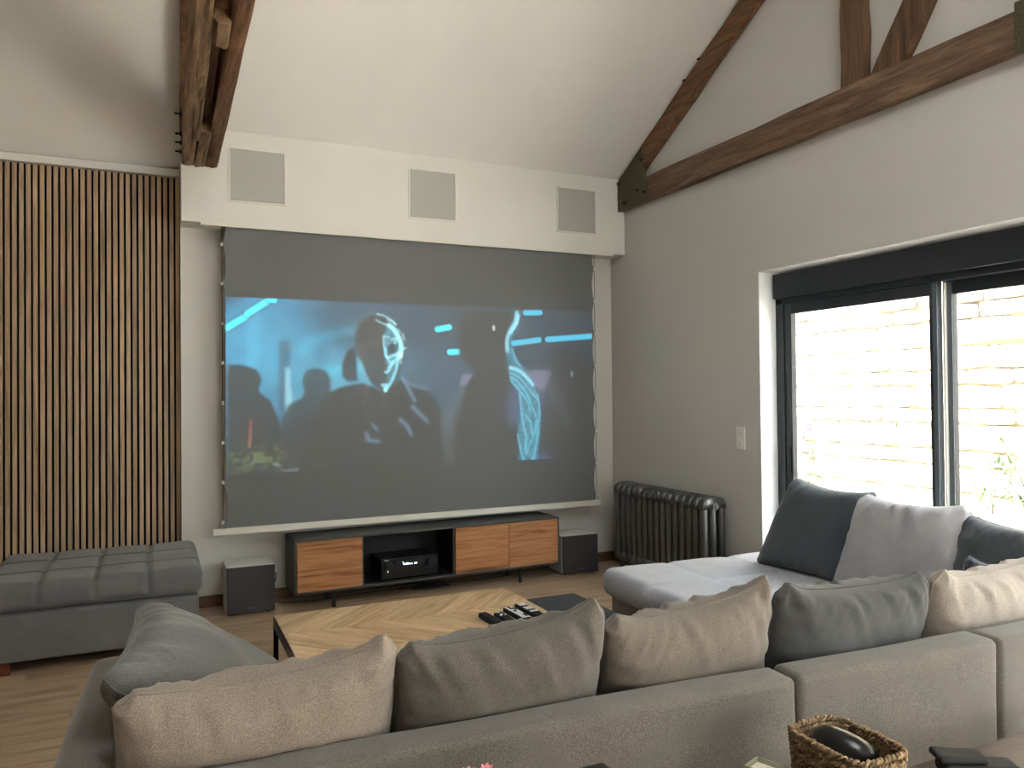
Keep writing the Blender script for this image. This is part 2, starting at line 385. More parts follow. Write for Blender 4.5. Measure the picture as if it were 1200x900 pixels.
# ------------------------------------------------------------------ slatted panel
sp = thing('slatted_wall_panel', 'vertical oak slats on black felt covering the wall left of the screen', 'wall panel', (-1.6, 6.29, .0))
box('felt_backing', (-.6, -.012, .02), (1.772, 0, 3.19), M['felt'], sp)
P0 = 1.1/26.6
sd = None
x = 1.772-.024; k = 0
while x > -.55:
    if sd is None:
        o = MB().box((0, -.022, 0), (.0270, 0, 3.165)).build('slat', M['slat'], sp, bevel=.0015, seg=1); sd = o
    else:
        o = sd.copy(); col.objects.link(o)
    o.location = (x-.004, -.0125, .022+.003*hsh(k)); x -= P0; k += 1

# ------------------------------------------------------------------ ceiling speakers
for i, (x0, x1, z0, z1, lb) in enumerate([(.503, .88, 2.978, 3.352, 'grey in-wall speaker under the double beam, leftmost of three'), (1.851, 2.234, 2.972, 3.356, 'grey in-wall speaker in the middle of the white soffit'), (3.19, 3.56, 2.97, 3.344, 'grey in-wall speaker at the right end of the white soffit')]):
    t = thing('in_wall_speaker', lb, 'speaker', ((x0+x1)/2, YS, (z0+z1)/2), 0, 'in-wall speakers above the screen')
    hx, hz = (x1-x0)/2, (z1-z0)/2
    f = MB()
    for a, b_ in (((-hx-.012, -.010, -hz-.012), (hx+.012, 0, -hz)), ((-hx-.012, -.010, hz), (hx+.012, 0, hz+.012)), ((-hx-.012, -.010, -hz), (-hx, 0, hz)), ((hx, -.010, -hz), (hx+.012, 0, hz))): f.box(a, b_)
    f.build('frame', M['spkfr'], t)
    box('grille', (-hx+.003, -.007, -hz+.003), (hx-.003, 0, hz-.003), M['grille'], t, bevel=.002)
# ------------------------------------------------------------------ timber trusses
def rough_beam(name, pts, m, parent, wob=.006, n=24, seed=0):
    """hexahedral timber given as 4 start corners and 4 end corners, hewn faces"""
    a, b_ = [Vector(p) for p in pts[0]], [Vector(p) for p in pts[1]]
    vs = []; fs = []; k = 5
    ring = []
    for e in range(4):
        for q in range(k): ring.append((e, q/k))
    R_ = len(ring)
    ca = sum(a, Vector())/4; cb = sum(b_, Vector())/4
    for i in range(n+1):
        t = i/n; c = ca.lerp(cb, t)
        for j, (e, q) in enumerate(ring):
            p0 = a[e].lerp(b_[e], t); p1 = a[(e+1) % 4].lerp(b_[(e+1) % 4], t)
            p = p0.lerp(p1, q)
            d = (p-c); 
            if q == 0: p = c+d*.965
            p = p+d.normalized()*(noise2(t*n*.35, j*.7, seed)*wob)
            vs.append(p)
    for i in range(n):
        for j in range(R_):
            j2 = (j+1) % R_; fs.append((i*R_+j, i*R_+j2, (i+1)*R_+j2, (i+1)*R_+j))
    fs += [tuple(range(R_))[::-1], tuple(n*R_+j for j in range(R_))]
    o = mesh(name, vs, fs, m, parent)
    bm = bmesh.new(); bm.from_mesh(o.data); bmesh.ops.recalc_face_normals(bm, faces=bm.faces); bm.to_mesh(o.data); bm.free()
    return o
def yz_beam(name, x0, x1, y0, zb0, zt0, y1, zb1, zt1, m, parent, **k):
    return rough_beam(name, ([(x0, y0, zb0), (x1, y0, zb0), (x1, y0, zt0), (x0, y0, zt0)], [(x0, y1, zb1), (x1, y1, zb1), (x1, y1, zt1), (x0, y1, zt1)]), m, parent, **k)
def bolts(parent, pts, ax=(-1, 0, 0), r=.012, ln=.03):
    a = Vector(ax)
    for p in pts:
        p = Vector(p); b = MB(); b.cyl(p+a*-.012, p+a*.006, r*1.35, 6); b.cyl(p, p+a*ln, r*.6, 8); b.build('bolt', M['bolt'], parent)

# right truss, half sunk in the gable wall (its room face at x = 3.80)
tr = thing('timber_truss', 'dark old timber truss against the right wall above the window', 'beam', (3.85, 5.88, 3.185))
def T(p): return (p[0]-3.85, p[1]-5.88, p[2]-3.185)
XF, XBK = 3.80, 3.868
def RB(name, y0, zb0, zt0, y1, zb1, zt1, m, **k):
    return yz_beam(name, XF-3.85, XBK-3.85, y0-5.88, zb0-3.185, zt0-3.185, y1-5.88, zb1-3.185, zt1-3.185, m, tr, **k)
RB('tie_beam', 5.905, 3.185, 3.395, -1.45, 3.185, 3.395, M['beam'], wob=.006, n=60, seed=1)
cs = (5.88-2.3)
def raf(y, off): return ceilz(y)-off
RB('rafter', 5.88, 3.29, 3.475, 2.3, raf(2.3, .20), raf(2.3, .02), M['beam2'], n=50, wob=.007, seed=2)
o = rough_beam('post', ([(XF-3.845, 3.41-5.88, .20), (XBK-3.85, 3.41-5.88, .20), (XBK-3.85, 3.235-5.88, .20), (XF-3.845, 3.235-5.88, .20)], [(XF-3.845, 3.41-5.88, 1.45), (XBK-3.85, 3.41-5.88, 1.45), (XBK-3.85, 3.235-5.88, 1.45), (XF-3.845, 3.235-5.88, 1.45)]), M['beamv'], tr, seed=5)
o = rough_beam('brace', ([(XF-3.845, 3.20-5.88, .20), (XBK-3.85, 3.20-5.88, .20), (XBK-3.85, 2.98-5.88, .20), (XF-3.845, 2.98-5.88, .20)], [(XF-3.845, 2.33-5.88, 1.55), (XBK-3.85, 2.33-5.88, 1.55), (XBK-3.85, 2.12-5.88, 1.55), (XF-3.845, 2.12-5.88, 1.55)]), M['beamv'], tr, seed=6)
gp = MB().prism([(XF-3.85-.001, .012, .005), (XF-3.85-.001, -.47, .012), (XF-3.85-.001, -.355, .47), (XF-3.85-.001, .012, .265)], (-.007, 0, 0)).build('gusset_plate', M['plate'], tr)
bolts(gp, [(-.058, -.37, .36), (-.058, -.31, .115), (-.058, -.42, .075), (-.058, -.12, .055), (-.058, -.02, .24), (-.058, -.1, .045)])
gp = MB().prism([(XF-3.85-.001, 2.35-5.88, -.005), (XF-3.85-.001, 1.6-5.88, -.005), (XF-3.85-.001, 1.6-5.88, .24), (XF-3.85-.001, 2.35-5.88, .24)], (-.007, 0, 0)).build('gusset_plate', M['plate'], tr)
bolts(gp, [(-.058, 2.25-5.88, .05), (-.058, 2.25-5.88, .18)])
bolts(tr, [(-.05, 4.76-5.88, 4.13-3.185), (-.05, 4.94-5.88, 4.03-3.185)], (-1, 0, .0), .016, .04)

# left truss: two tie beams with rafter and posts held between them
tl = thing('timber_truss', 'doubled old timber truss with bolts, crossing overhead left of the speakers', 'beam', (.29, 5.9, 3.2))
def LB(name, xa, xb, xa2, xb2, y0, zb0, zt0, y1, zb1, zt1, m, **k):
    f_ = lambda x, y, z: (x-.29, y-5.9, z-3.2)
    return rough_beam(name, ([f_(xa,y0,zb0), f_(xb,y0,zb0), f_(xb,y0,zt0), f_(xa,y0,zt0)], [f_(xa2,y1,zb1), f_(xb2,y1,zb1), f_(xb2,y1,zt1), f_(xa2,y1,zt1)]), m, tl, **k)
LB('tie_beam', .172, .258, .10, .175, 5.905, 3.195, 3.40, -1.45, 3.2, 3.40, M['beaml'], n=60, wob=.006, seed=11)
LB('inner_tie_beam', .215, .268, .175, .245, 5.30, 3.192, 3.39, 3.58, 3.2, 3.39, M['beaml'], n=30, wob=.006, seed=12)
LB('tie_beam', .330, .415, .305, .388, 5.905, 3.195, 3.40, 3.3, 3.2, 3.40, M['beam2'], n=40, wob=.006, seed=13)
LB('tie_beam', .305, .388, .27, .36, 3.3, 3.2, 3.40, -1.45, 3.2, 3.40, M['beam2'], n=30, wob=.006, seed=14)
LB('spacer_block', .262, .326, .262, .328, 5.905, 3.19, 3.33, 5.14, 3.195, 3.40, M['beaml'], n=12, seed=15)
LB('rafter', .25, .335, .2, .30, 5.5, 3.52, 3.66, 2.3, raf(2.3, .2), raf(2.3, .02), M['beam2'], n=40, wob=.007, seed=16)
LB('middle_brace', .271, .312, .243, .283, 4.95, 3.245, 3.38, 3.75, 3.25, 3.44, M['beam2'], n=20, seed=17)
LB('post', .247, .325, .243, .318, 3.83, 3.185, 4.4, 3.58, 3.185, 4.5, M['beaml'], n=6, seed=18)
LB('post', .245, .318, .225, .30, 3.56, 3.24, 3.6, 2.9, 3.7, 4.1, M['beamv'], n=10, seed=19)
LB('outer_rafter', .165, .245, .10, .17, 5.88, 3.40, 3.475, 2.3, raf(2.3, .2), raf(2.3, .02), M['beam2'], n=40, wob=.006, seed=20)
LB('outer_rafter', .335, .41, .27, .35, 5.88, 3.40, 3.475, 2.3, raf(2.3, .2), raf(2.3, .02), M['beam2'], n=40, wob=.006, seed=21)
bolts(tl, [(-.125, 5.68-5.9, .02), (-.125, 5.655-5.9, .075), (-.125, 5.66-5.9, .135), (-.13, 5.60-5.9, .25)], r=.012, ln=.035)

# ------------------------------------------------------------------ projection screen
sr = thing('projection_screen', 'large grey tensioned projection screen showing a dark blue film scene', 'screen', (2.0, 5.95, 2.79))
XS0, XS1, ZT, ZB = .448-2, 3.570-2, 0.0, .600-2.79
nx, nz = 60, 90; vs = []; fs = []
ptch = (ZT-ZB)/7.6
def inset(z):
    q = ((ZT-z-.13) % ptch)/ptch; return .022*(sin(pi*q))**.7 if 0 < q < 1 else 0
for j in range(nz*2+1):
    z = ZT+(ZB-ZT)*j/(nz*2); e = inset(z)
    for i in range(nx+1):
        s = i/nx; x = XS0+e+(XS1-XS0-2*e)*s; vs.append((x, 0, z))
for j in range(nz*2):
    for i in range(nx): a = j*(nx+1)+i; fs.append((a, a+nx+1, a+nx+2, a+1))
vb = [(x, .0012, z) for x, y_, z in vs]; N0 = len(vs)
fs2 = fs+[(d+N0, c+N0, b_+N0, a+N0) for a, b_, c, d in fs]
mesh('fabric', vs+vb, fs2, M['screen'], sr)
MB().box((.375-2, -.012, .553-2.79), (3.607-2, .012, .602-2.79)).build('bottom_bar', M['white_bar'], sr, bevel=.004)
MB().box((.33-2, -.03, .0), (3.68-2, .09, .012)).build('housing', M['white_bar'], sr)
box('slot_trim', (.3-2, -.042, -.008), (3.75-2, -.03, .012), M['white_bar'], sr)
for xe, xo, sg in ((XS0, .40-2, -1), (XS1, 3.597-2, 1)):
    pts = [(xe-sg*.0+sg*.004, .003, ZT)]
    k = 0; z = ZT-.13
    while z > ZB: pts.append((xe+sg*.004, .003, z)); z -= ptch
    pts.append((xo, .003, ZB-.002))
    MB().tube(pts, .0022, 6).build('tension_cord', M['black'], sr)
    for p in pts[1:-1]: MB().box((p[0]-.009, -.004, p[2]-.012), (p[0]+.009, .006, p[2]+.012)).build('tab', M['white_bar'], sr, bevel=.003)
SH = {"lamp":[[(0.003,0.178),(0.048,0.108)],[(0.05,0.094),(0.096,0.02)],[(0.103,0.008),(0.111,0.011)],[(0.527,0.153),(0.56,0.138)],[(0.561,0.295),(0.586,0.292)],[(0.786,0.029),(0.831,0.023)],[(0.748,0.231),(0.827,0.205)],[(0.854,0.201),(1.001,0.171)]],
"man_l":[(0.003,0.384),(0.032,0.379),(0.07,0.406),(0.083,0.464),(0.074,0.532),(0.102,0.585),(0.121,0.698),(0.133,0.797),(0.136,1.022),(0.002,1.005)],
"man_2":[(0.121,1.02),(0.127,0.698),(0.141,0.612),(0.174,0.573),(0.182,0.533),(0.174,0.464),(0.187,0.408),(0.212,0.395),(0.237,0.414),(0.249,0.475),(0.245,0.535),(0.275,0.515),(0.307,1.044)],
"hair":[(0.31,0.271),(0.288,0.292),(0.273,0.373),(0.273,0.444),(0.288,0.481),(0.314,0.475)],
"face_old":[(0.307,0.24),(0.31,0.138),(0.332,0.085),(0.372,0.068),(0.408,0.089),(0.431,0.161),(0.437,0.265),(0.43,0.381),(0.407,0.485),(0.384,0.537),(0.344,0.505),(0.318,0.424)],
"body":[(0.157,1.025),(0.19,0.802),(0.224,0.584),(0.275,0.505),(0.327,0.485),(0.38,0.537),(0.43,0.454),(0.494,0.518),(0.536,0.657),(0.544,1.074)],
"man_r":[(0.535,1.072),(0.565,0.722),(0.605,0.508),(0.635,0.422),(0.586,0.314),(0.587,0.119),(0.607,0.031),(0.764,0.022),(0.748,0.175),(0.732,0.298),(0.778,0.42),(0.82,0.601),(0.827,0.782),(0.812,1.056),(0.744,1.099)],
"man_4":[(0.839,1.111),(0.835,0.715),(0.852,0.511),(0.864,0.305),(0.898,0.235),(0.942,0.257),(0.998,0.372),(0.997,1.131)],
"arch":[(0.121,0.679),(0.122,0.248),(0.15,0.238),(0.15,0.572)],
"glow1":[(0.074,0.532),(0.11,0.532),(0.121,0.688),(0.126,0.366)],
"rim_old":[[(0.381,0.088),(0.413,0.131),(0.431,0.214),(0.433,0.308),(0.427,0.381)],[(0.363,0.076),(0.404,0.1),(0.426,0.162)],[(0.403,0.246),(0.398,0.319),(0.417,0.308),(0.406,0.365),(0.389,0.365)],[(0.427,0.349),(0.416,0.423),(0.398,0.485),(0.384,0.531)],[(0.394,0.319),(0.387,0.382),(0.393,0.423),(0.387,0.485)],[(0.307,0.25),(0.312,0.158),(0.332,0.095),(0.368,0.068)]],
"collar":[[(0.43,0.46),(0.452,0.496),(0.494,0.524)],[(0.432,0.468),(0.452,0.548),(0.463,0.595)],[(0.457,0.633),(0.475,0.68),(0.496,0.725)],[(0.424,0.715),(0.442,0.748),(0.451,0.8)],[(0.335,0.792),(0.343,0.833),(0.365,0.839)],[(0.352,0.742),(0.361,0.763)]],
"back":[[(0.761,0.026),(0.753,0.108),(0.737,0.175),(0.732,0.298)],[(0.754,0.052),(0.748,0.142),(0.732,0.198)],[(0.737,0.309),(0.773,0.42),(0.809,0.555),(0.825,0.669)],[(0.742,0.358),(0.783,0.454),(0.811,0.578)],[(0.742,0.398),(0.788,0.51),(0.821,0.646),(0.824,0.759),(0.813,0.894),(0.807,1.051)],[(0.747,0.443),(0.793,0.578),(0.817,0.714)],[(0.759,0.555),(0.771,0.712),(0.781,0.846),(0.776,0.891)],[(0.787,0.735),(0.797,0.848),(0.784,0.958),(0.775,1.036)],[(0.766,0.823),(0.786,0.936),(0.802,1.028)],[(0.814,0.736),(0.802,0.893),(0.791,1.027)]],
"dim":[[(0.59,0.584),(0.567,0.722),(0.56,0.872),(0.559,1.033)],[(0.863,0.511),(0.885,0.625),(0.917,0.765)],[(0.546,0.743),(0.551,0.679)]],
"rose":[[(0.056,0.698),(0.054,0.839)]],
"pink":[(0.591,0.443),(0.623,0.432),(0.61,0.498),(0.593,0.519)],
"pink2":[(0.789,0.409),(0.866,0.402),(0.869,0.442),(0.836,0.545),(0.809,0.51)],
"blueS":[[(0.751,0.577),(0.75,0.711)],[(0.823,1.008),(0.845,1.01)]],
"plant":[[(0.027,0.913),(0.054,0.897),(0.077,0.908),(0.105,0.902)]],
"plate":[[(0.002,0.999),(0.061,1.011),(0.108,1.005),(0.165,0.986)],[(0.113,0.951),(0.121,0.956)]],
"face":[(0.307,0.235),(0.309,0.174),(0.319,0.118),(0.34,0.083),(0.366,0.07),(0.393,0.085),(0.417,0.125),(0.434,0.18),(0.439,0.264),(0.435,0.348),(0.422,0.425),(0.404,0.501),(0.383,0.538),(0.362,0.514),(0.344,0.473),(0.33,0.405),(0.313,0.316)],
"half":[(0.39,0.141),(0.405,0.14),(0.42,0.188),(0.427,0.25),(0.422,0.32),(0.416,0.39),(0.407,0.452),(0.395,0.508),(0.383,0.535),(0.387,0.487),(0.392,0.432),(0.386,0.348),(0.382,0.266),(0.381,0.197)],
"socket":[(0.388,0.266),(0.405,0.252),(0.42,0.272),(0.414,0.299),(0.393,0.311)],
"cheek":[(0.392,0.438),(0.407,0.404),(0.413,0.418),(0.401,0.48),(0.392,0.487)],
"rim":[[(0.396,0.137),(0.409,0.161),(0.421,0.208),(0.428,0.264),(0.425,0.32)],[(0.425,0.32),(0.42,0.348),(0.413,0.411),(0.404,0.466),(0.392,0.511),(0.384,0.535)],[(0.385,0.28),(0.388,0.328),(0.398,0.328),(0.41,0.317),(0.422,0.306)],[(0.422,0.32),(0.41,0.355),(0.4,0.38),(0.392,0.418),(0.386,0.423)],[(0.377,0.501),(0.387,0.501),(0.383,0.518),(0.386,0.532)]],
"fine":[[(0.366,0.072),(0.381,0.078),(0.399,0.099),(0.413,0.129)],[(0.363,0.108),(0.375,0.122),(0.387,0.133)],[(0.392,0.103),(0.405,0.116),(0.414,0.132)],[(0.42,0.16),(0.425,0.174)],[(0.432,0.187),(0.436,0.222)],[(0.433,0.278),(0.441,0.274)],[(0.429,0.306),(0.427,0.368)],[(0.381,0.204),(0.396,0.21)],[(0.402,0.224),(0.414,0.216),(0.411,0.244)],[(0.381,0.211),(0.382,0.266)],[(0.391,0.335),(0.398,0.362),(0.404,0.355)]],
"warm":[[(0.309,0.181),(0.319,0.125),(0.34,0.09),(0.364,0.074)],[(0.333,0.275),(0.345,0.254),(0.372,0.239)],[(0.323,0.282),(0.327,0.364),(0.331,0.432)],[(0.331,0.548),(0.335,0.568)],[(0.379,0.569),(0.382,0.611)]],
"torso":[(0.752,0.025),(0.767,0.024),(0.765,0.103),(0.745,0.186),(0.742,0.282),(0.761,0.35),(0.799,0.445),(0.821,0.57),(0.829,0.708),(0.826,0.846),(0.812,1.058),(0.748,1.051),(0.764,0.951),(0.758,0.814),(0.769,0.651),(0.76,0.541),(0.737,0.486),(0.732,0.391),(0.726,0.31),(0.726,0.215),(0.733,0.146),(0.746,0.091)],
"tline":[[(0.759,0.028),(0.755,0.09),(0.739,0.146),(0.729,0.201),(0.728,0.282)],[(0.766,0.048),(0.758,0.104),(0.742,0.159)],[(0.745,0.268),(0.754,0.336),(0.767,0.377)],[(0.738,0.391),(0.766,0.412),(0.792,0.466),(0.805,0.501)],[(0.738,0.425),(0.766,0.459),(0.792,0.528),(0.818,0.597)],[(0.738,0.452),(0.76,0.486),(0.785,0.555),(0.804,0.652),(0.814,0.708)],[(0.741,0.479),(0.766,0.541),(0.791,0.624),(0.797,0.679)],[(0.766,0.562),(0.769,0.665),(0.775,0.76),(0.784,0.843),(0.78,0.925)],[(0.758,0.828),(0.764,0.896),(0.777,1.007)],[(0.784,0.706),(0.797,0.748),(0.803,0.831)],[(0.817,0.735),(0.81,0.818),(0.796,0.885),(0.783,0.952)],[(0.823,0.777),(0.816,0.887),(0.806,0.982),(0.799,1.05)],[(0.821,0.57),(0.827,0.681),(0.822,0.763)]]}
def picture():
    W, H = 460, 196
    X, Y = np.meshgrid(np.linspace(0, 1, W), np.linspace(0, 1, H)); A = 2.36
    def poly(pts, blur=1.2):
        m_ = np.zeros_like(X, bool); n = len(pts)
        for i in range(n):
            x0, y0 = pts[i]; x1, y1 = pts[(i+1) % n]
            c = (y0 > Y) != (y1 > Y)
            with np.errstate(divide='ignore', invalid='ignore'):
                xi = (x1-x0)*(Y-y0)/(y1-y0+1e-12)+x0
            m_ ^= c & (X < xi)
        return blr(m_.astype(float), blur)
    def blr(a, s):
        r = max(1, int(s*2.5)); k = np.exp(-np.arange(-r, r+1)**2/(2*s*s)); k /= k.sum()
        p = np.pad(a, r, mode='edge')
        p = np.apply_along_axis(lambda v: np.convolve(v, k, 'valid'), 0, p)
        return np.apply_along_axis(lambda v: np.convolve(v, k, 'valid'), 1, p)
    def stroke(pts, wd, soft=.6):
        d = np.full_like(X, 9.)
        for (x0, y0), (x1, y1) in zip(pts, pts[1:]):
            ax, ay, bx, by = x0*A, y0, x1*A, y1
            L2 = (bx-ax)**2+(by-ay)**2+1e-9
            t = np.clip(((X*A-ax)*(bx-ax)+(Y-ay)*(by-ay))/L2, 0, 1)
            d = np.minimum(d, np.hypot(X*A-ax-t*(bx-ax), Y-ay-t*(by-ay)))
        return np.exp(-np.maximum(d-wd*.5, 0)**2/(2*(wd*soft)**2))
    def smooth(cols, seed, n):
        rs = np.random.RandomState(seed); g = rs.rand(n, n*2)
        yi = np.linspace(0, n-1.001, H); xi = np.linspace(0, 2*n-1.001, W)
        y0 = yi.astype(int); x0 = xi.astype(int); fy = (yi-y0)[:, None]; fx = (xi-x0)[None]
        fy = fy*fy*(3-2*fy); fx = fx*fx*(3-2*fx)
        return (g[y0][:, x0]*(1-fx)+g[y0][:, x0+1]*fx)*(1-fy)+(g[y0+1][:, x0]*(1-fx)+g[y0+1][:, x0+1]*fx)*fy
    img = np.zeros((H, W, 3))
    def addc(mk, c, k=1.0): img[:] = img+mk[..., None]*np.array(c)*k
    def mul(mk, k): img[:] = img*(1-mk[..., None]*(1-k))
    # room haze: bright cyan at the left, fading to the right
    fade = np.exp(-np.clip(X-.05, 0, 1)*3.1)*(1-.35*Y)
    addc(fade, (.004, .26, .48)); addc(np.exp(-((X-.10)/.13)**2-((Y-.35)/.22)**2), (.02, .14, .19))
    addc(np.exp(-((X-.29)/.12)**2-((Y-.42)/.18)**2), (.03, .13, .19))
    addc(np.clip(1-X*1.1, 0, 1)*(1-Y)*.6, (.02, .05, .09)); addc(np.ones_like(X)*np.clip(1-Y*.8, 0, 1), (.008, .010, .020))
    mul(poly([(.20, 0), (.62, 0), (.62, .25), (.34, .30), (.22, .22)], 10), .55)
    mul(poly([(0, 0), (.05, 0), (0, .07)], 5), .3)
    img[:] *= (.85+.3*smooth(None, 4, 14))[..., None]
    a = poly(SH['arch'], 2.0); mul(a, .45)
    addc(stroke([(.178, .29), (.20, .24), (.25, .20), (.31, .17)], .012, 1.6), (.0, .10, .15))
    addc(stroke([(.19, .45), (.26, .41), (.35, .36)], .016, 1.4), (.0, .22, .24)); addc(stroke([(.18, .60), (.26, .52), (.35, .46)], .035, 1.6), (.03, .16, .20))
    addc(poly([(.135, .40), (.148, .40), (.152, .62), (.145, .76), (.138, .70)], 1.4), (.22, .42, .48)); addc(stroke([(.066, .10), (.060, .40)], .018, 1.2), (.02, .10, .13))
    for i, s in enumerate(SH['lamp']):
        wd = .026
        mul(stroke(s, wd, .4), .3); addc(stroke(s, wd, .16), (.05, .95, 1.15) if i < 5 else (.04, .55, .8))
    addc(poly(SH['pink'], 1.5), (.15, .11, .17)); addc(poly(SH['pink2'], 2), (.15, .13, .20), .9)
    addc(np.exp(-((X-.84)/.03)**2-((Y-.58)/.12)**2), (.02, .03, .08))
    for k, d_, bl in (('man_l', .06, 1.5), ('man_2', .10, 1.8), ('man_4', .25, 4), ('hair', .06, 1.5), ('man_r', .03, 1.8), ('body', .03, 1.6), ('face', .08, 1.5)):
        mul(poly(SH[k], bl), d_)
    mul(np.clip((Y-.62)*4, 0, 1), .55)
    addc(poly(SH['face'], 3), (.012, .010, .008))
    half = poly(SH['half'], 1.3)
    addc(half, (.03, .20, .27)); mul(poly(SH['socket'], 1), .25); mul(poly(SH['cheek'], 1.2), .5)
    tex = half[..., None]*(smooth(None, 9, 60)[..., None]-.5)*np.array((.06, .26, .30)); img[:] += tex; np.clip(img, 0, None, img)
    def curve(p):
        out = []
        for i in range(len(p)-1):
            a, b, c, d = p[max(i-1, 0)], p[i], p[i+1], p[min(i+2, len(p)-1)]
            for q in range(5):
                t = q/5; out.append(tuple(.5*(2*b[m_]+(c[m_]-a[m_])*t+(2*a[m_]-5*b[m_]+4*c[m_]-d[m_])*t*t+(3*b[m_]-a[m_]-3*c[m_]+d[m_])*t**3) for m_ in (0, 1)))
        return out+[p[-1]]
    for i, s in enumerate(SH['rim']): addc(stroke(curve(s), .009 if i == 0 else .006, .8), (.40, 1.0, 1.1) if i == 0 else (.22, .60, .72))
    for s in SH['fine']: addc(stroke(curve(s), .004, .9), (.22, .42, .45))
    for s in SH['warm']: addc(stroke(curve(s), .010, 1.4), (.030, .026, .016))
    for s in SH['collar']: addc(stroke(s, .006, 1.2), (.06, .14, .22))
    addc(poly([(.381, .88), (.405, .91), (.40, .94), (.383, .92)], 1), (.0, .0, .0))
    tors = poly(SH['torso'], 1.8)
    addc(tors, (.02, .20, .28)); img[:] += tors[..., None]*(smooth(None, 12, 60)[..., None]-.5)*np.array((.02, .20, .26)); np.clip(img, 0, None, img)
    for i, s in enumerate(SH['tline']): addc(stroke(curve(s), .007 if i in (0, 3) else .0045, .9), (.25, .55, .62) if i in (0, 1, 3) else (.06, .27, .36), .9)
    for s in SH['dim']: addc(stroke(s, .016, 1.3), (.030, .034, .034))
    for s in SH['rose']: addc(stroke(s, .006, .8), (.22, .04, .03))
    pl = stroke(SH['plant'][0], .045, .7)*(smooth(None, 21, 60) > .52); addc(blr(pl, .7), (.10, .13, .03))
    for s in SH['plate']: addc(stroke(s, .004, 1.1), (.10, .13, .16))
    for s in SH['blueS']: addc(stroke(s, .02, 1.6), (.03, .06, .14))
    addc(stroke([(.689, .125), (.689, .145)], .005, .8), (.7, .8, .7)); addc(stroke([(.931, .42), (.931, .44)], .006, .8), (.25, .3, .35))
    np.clip(img, 0, 1.5, img)
    edge = np.minimum(np.minimum(X*A, (1-X)*A), np.minimum(Y, 1-Y)); img *= np.clip(edge/.006, 0, 1)[..., None]
    vs = np.zeros((H*W, 3)); vs[:, 0] = (XS0+.016+X*(3.545-.464)).ravel(); vs[:, 1] = -.0022; vs[:, 2] = (2.283-2.79-Y*1.30).ravel()
    ii = np.arange(H*W).reshape(H, W)
    q = np.stack([ii[:-1, :-1], ii[1:, :-1], ii[1:, 1:], ii[:-1, 1:]], -1).reshape(-1, 4)
    me = bpy.data.meshes.new('picture'); me.vertices.add(H*W); me.vertices.foreach_set('co', vs.ravel())
    me.loops.add(q.size); me.loops.foreach_set('vertex_index', q.ravel().astype(np.int32))
    me.polygons.add(len(q)); me.polygons.foreach_set('loop_start', np.arange(0, q.size, 4, dtype=np.int32))
    me.update(calc_edges=True); me.validate()
    c = np.ones((H*W, 4), np.float32); c[:, :3] = img.reshape(-1, 3)
    at = me.color_attributes.new('light', 'FLOAT_COLOR', 'POINT'); at.data.foreach_set('color', c.ravel())
    c2 = np.ones((H*W, 4), np.float32); c2[:, :3] = np.array(C(*SCRGB)[:3])
    at = me.color_attributes.new('paint', 'FLOAT_COLOR', 'POINT'); at.data.foreach_set('color', c2.ravel())
    me.materials.append(M['pic']); o = link('picture', me, sr)
    return o
picture()

# ------------------------------------------------------------------ low media cabinet
cb = thing('media_cabinet', 'low anthracite media cabinet with three walnut doors below the screen', 'cabinet', (.90, 5.665, 0), R(1.6))
b = MB(); WC, DC, Z0, Z1 = 2.17, .37, .128, .518
b.box((0, 0, Z1-.014), (WC, DC, Z1)).box((0, 0, Z0), (WC, DC, Z0+.016)).box((0, 0, Z0), (.014, DC, Z1)).box((WC-.014, 0, Z0), (WC, DC, Z1))
b.box((.492, .012, Z0), (.505, DC, Z1)).box((1.22, .012, Z0), (1.233, DC, Z1))
b.build('body', M['cab'], cb, bevel=.002)
box('back_panel', (.01, DC-.012, Z0+.01), (WC-.01, DC-.002, Z1-.01), M['cabin'], cb)
MB().box((.506, .03, Z0+.0165), (1.219, DC-.013, Z0+.020)).box((.505, .03, Z0+.02), (.508, DC-.013, Z1-.015)).box((1.217, .03, Z0+.02), (1.22, DC-.013, Z1-.015)).box((.508, .03, Z1-.018), (1.217, DC-.013, Z1-.0145)).build('niche_lining', M['cabin'], cb)
for x0, x1 in ((.017, .490), (1.235, 1.698), (1.702, WC-.017)):
    d = box('door', (0, 0, 0), (x1-x0, .018, Z1-Z0-.034), M['walnut'], cb, bevel=.0015); d.location = (x0, -.004, Z0+.018)
for x in (.29, 1.83):
    MB().box((x-.014, .05, 0), (x+.014, .064, Z0)).box((x-.014, DC-.07, 0), (x+.014, DC-.056, Z0)).box((x-.014, .05, Z0-.014), (x+.014, DC-.056, Z0)).build('leg', M['black'], cb, bevel=.001)
# receiver in the niche
rc = thing('av_receiver', 'black receiver with two round knobs and lit display inside the cabinet niche', 'receiver', (1.775, 5.735, Z0+.021), R(1.6))
box('case', (-.225, .02, .012), (.225, .30, .158), M['black'], rc, bevel=.003)
box('front_panel', (-.228, 0, .010), (.228, .02, .162), M['gloss'], rc, bevel=.003)
for x in (-.17, .17): MB().cyl((x, .05, 0), (x, .05, .012), .02, 16).build('foot', M['rubber'], rc)
for x, r_ in ((-.172, .027), (.168, .033)):
    k_ = MB().cyl((x, 0, .105), (x, -.022, .105), r_, 32).build('knob', M['black'], rc, bevel=.003)
    MB().tube([(x+(r_+.006)*cos(a*pi/12), -.001, .105+(r_+.006)*sin(a*pi/12)) for a in range(25)], .0015, 6, False).build('ring', M['iron'], rc)
box('display_window', (-.11, -.003, .088), (.115, 0, .142), M['cabin'], rc)
b = MB()
for i in range(9):
    if i == 6: continue
    x = -.055+i*.0125
    hgt = .006+.010*hsh(i, 3)
    b.box((x, -.005, .106), (x+.009, -.0028, .106+hgt))
b.box((-.062, -.005, .124), (-.055, -.0028, .128)); b.build('display_characters', M['display'], rc)
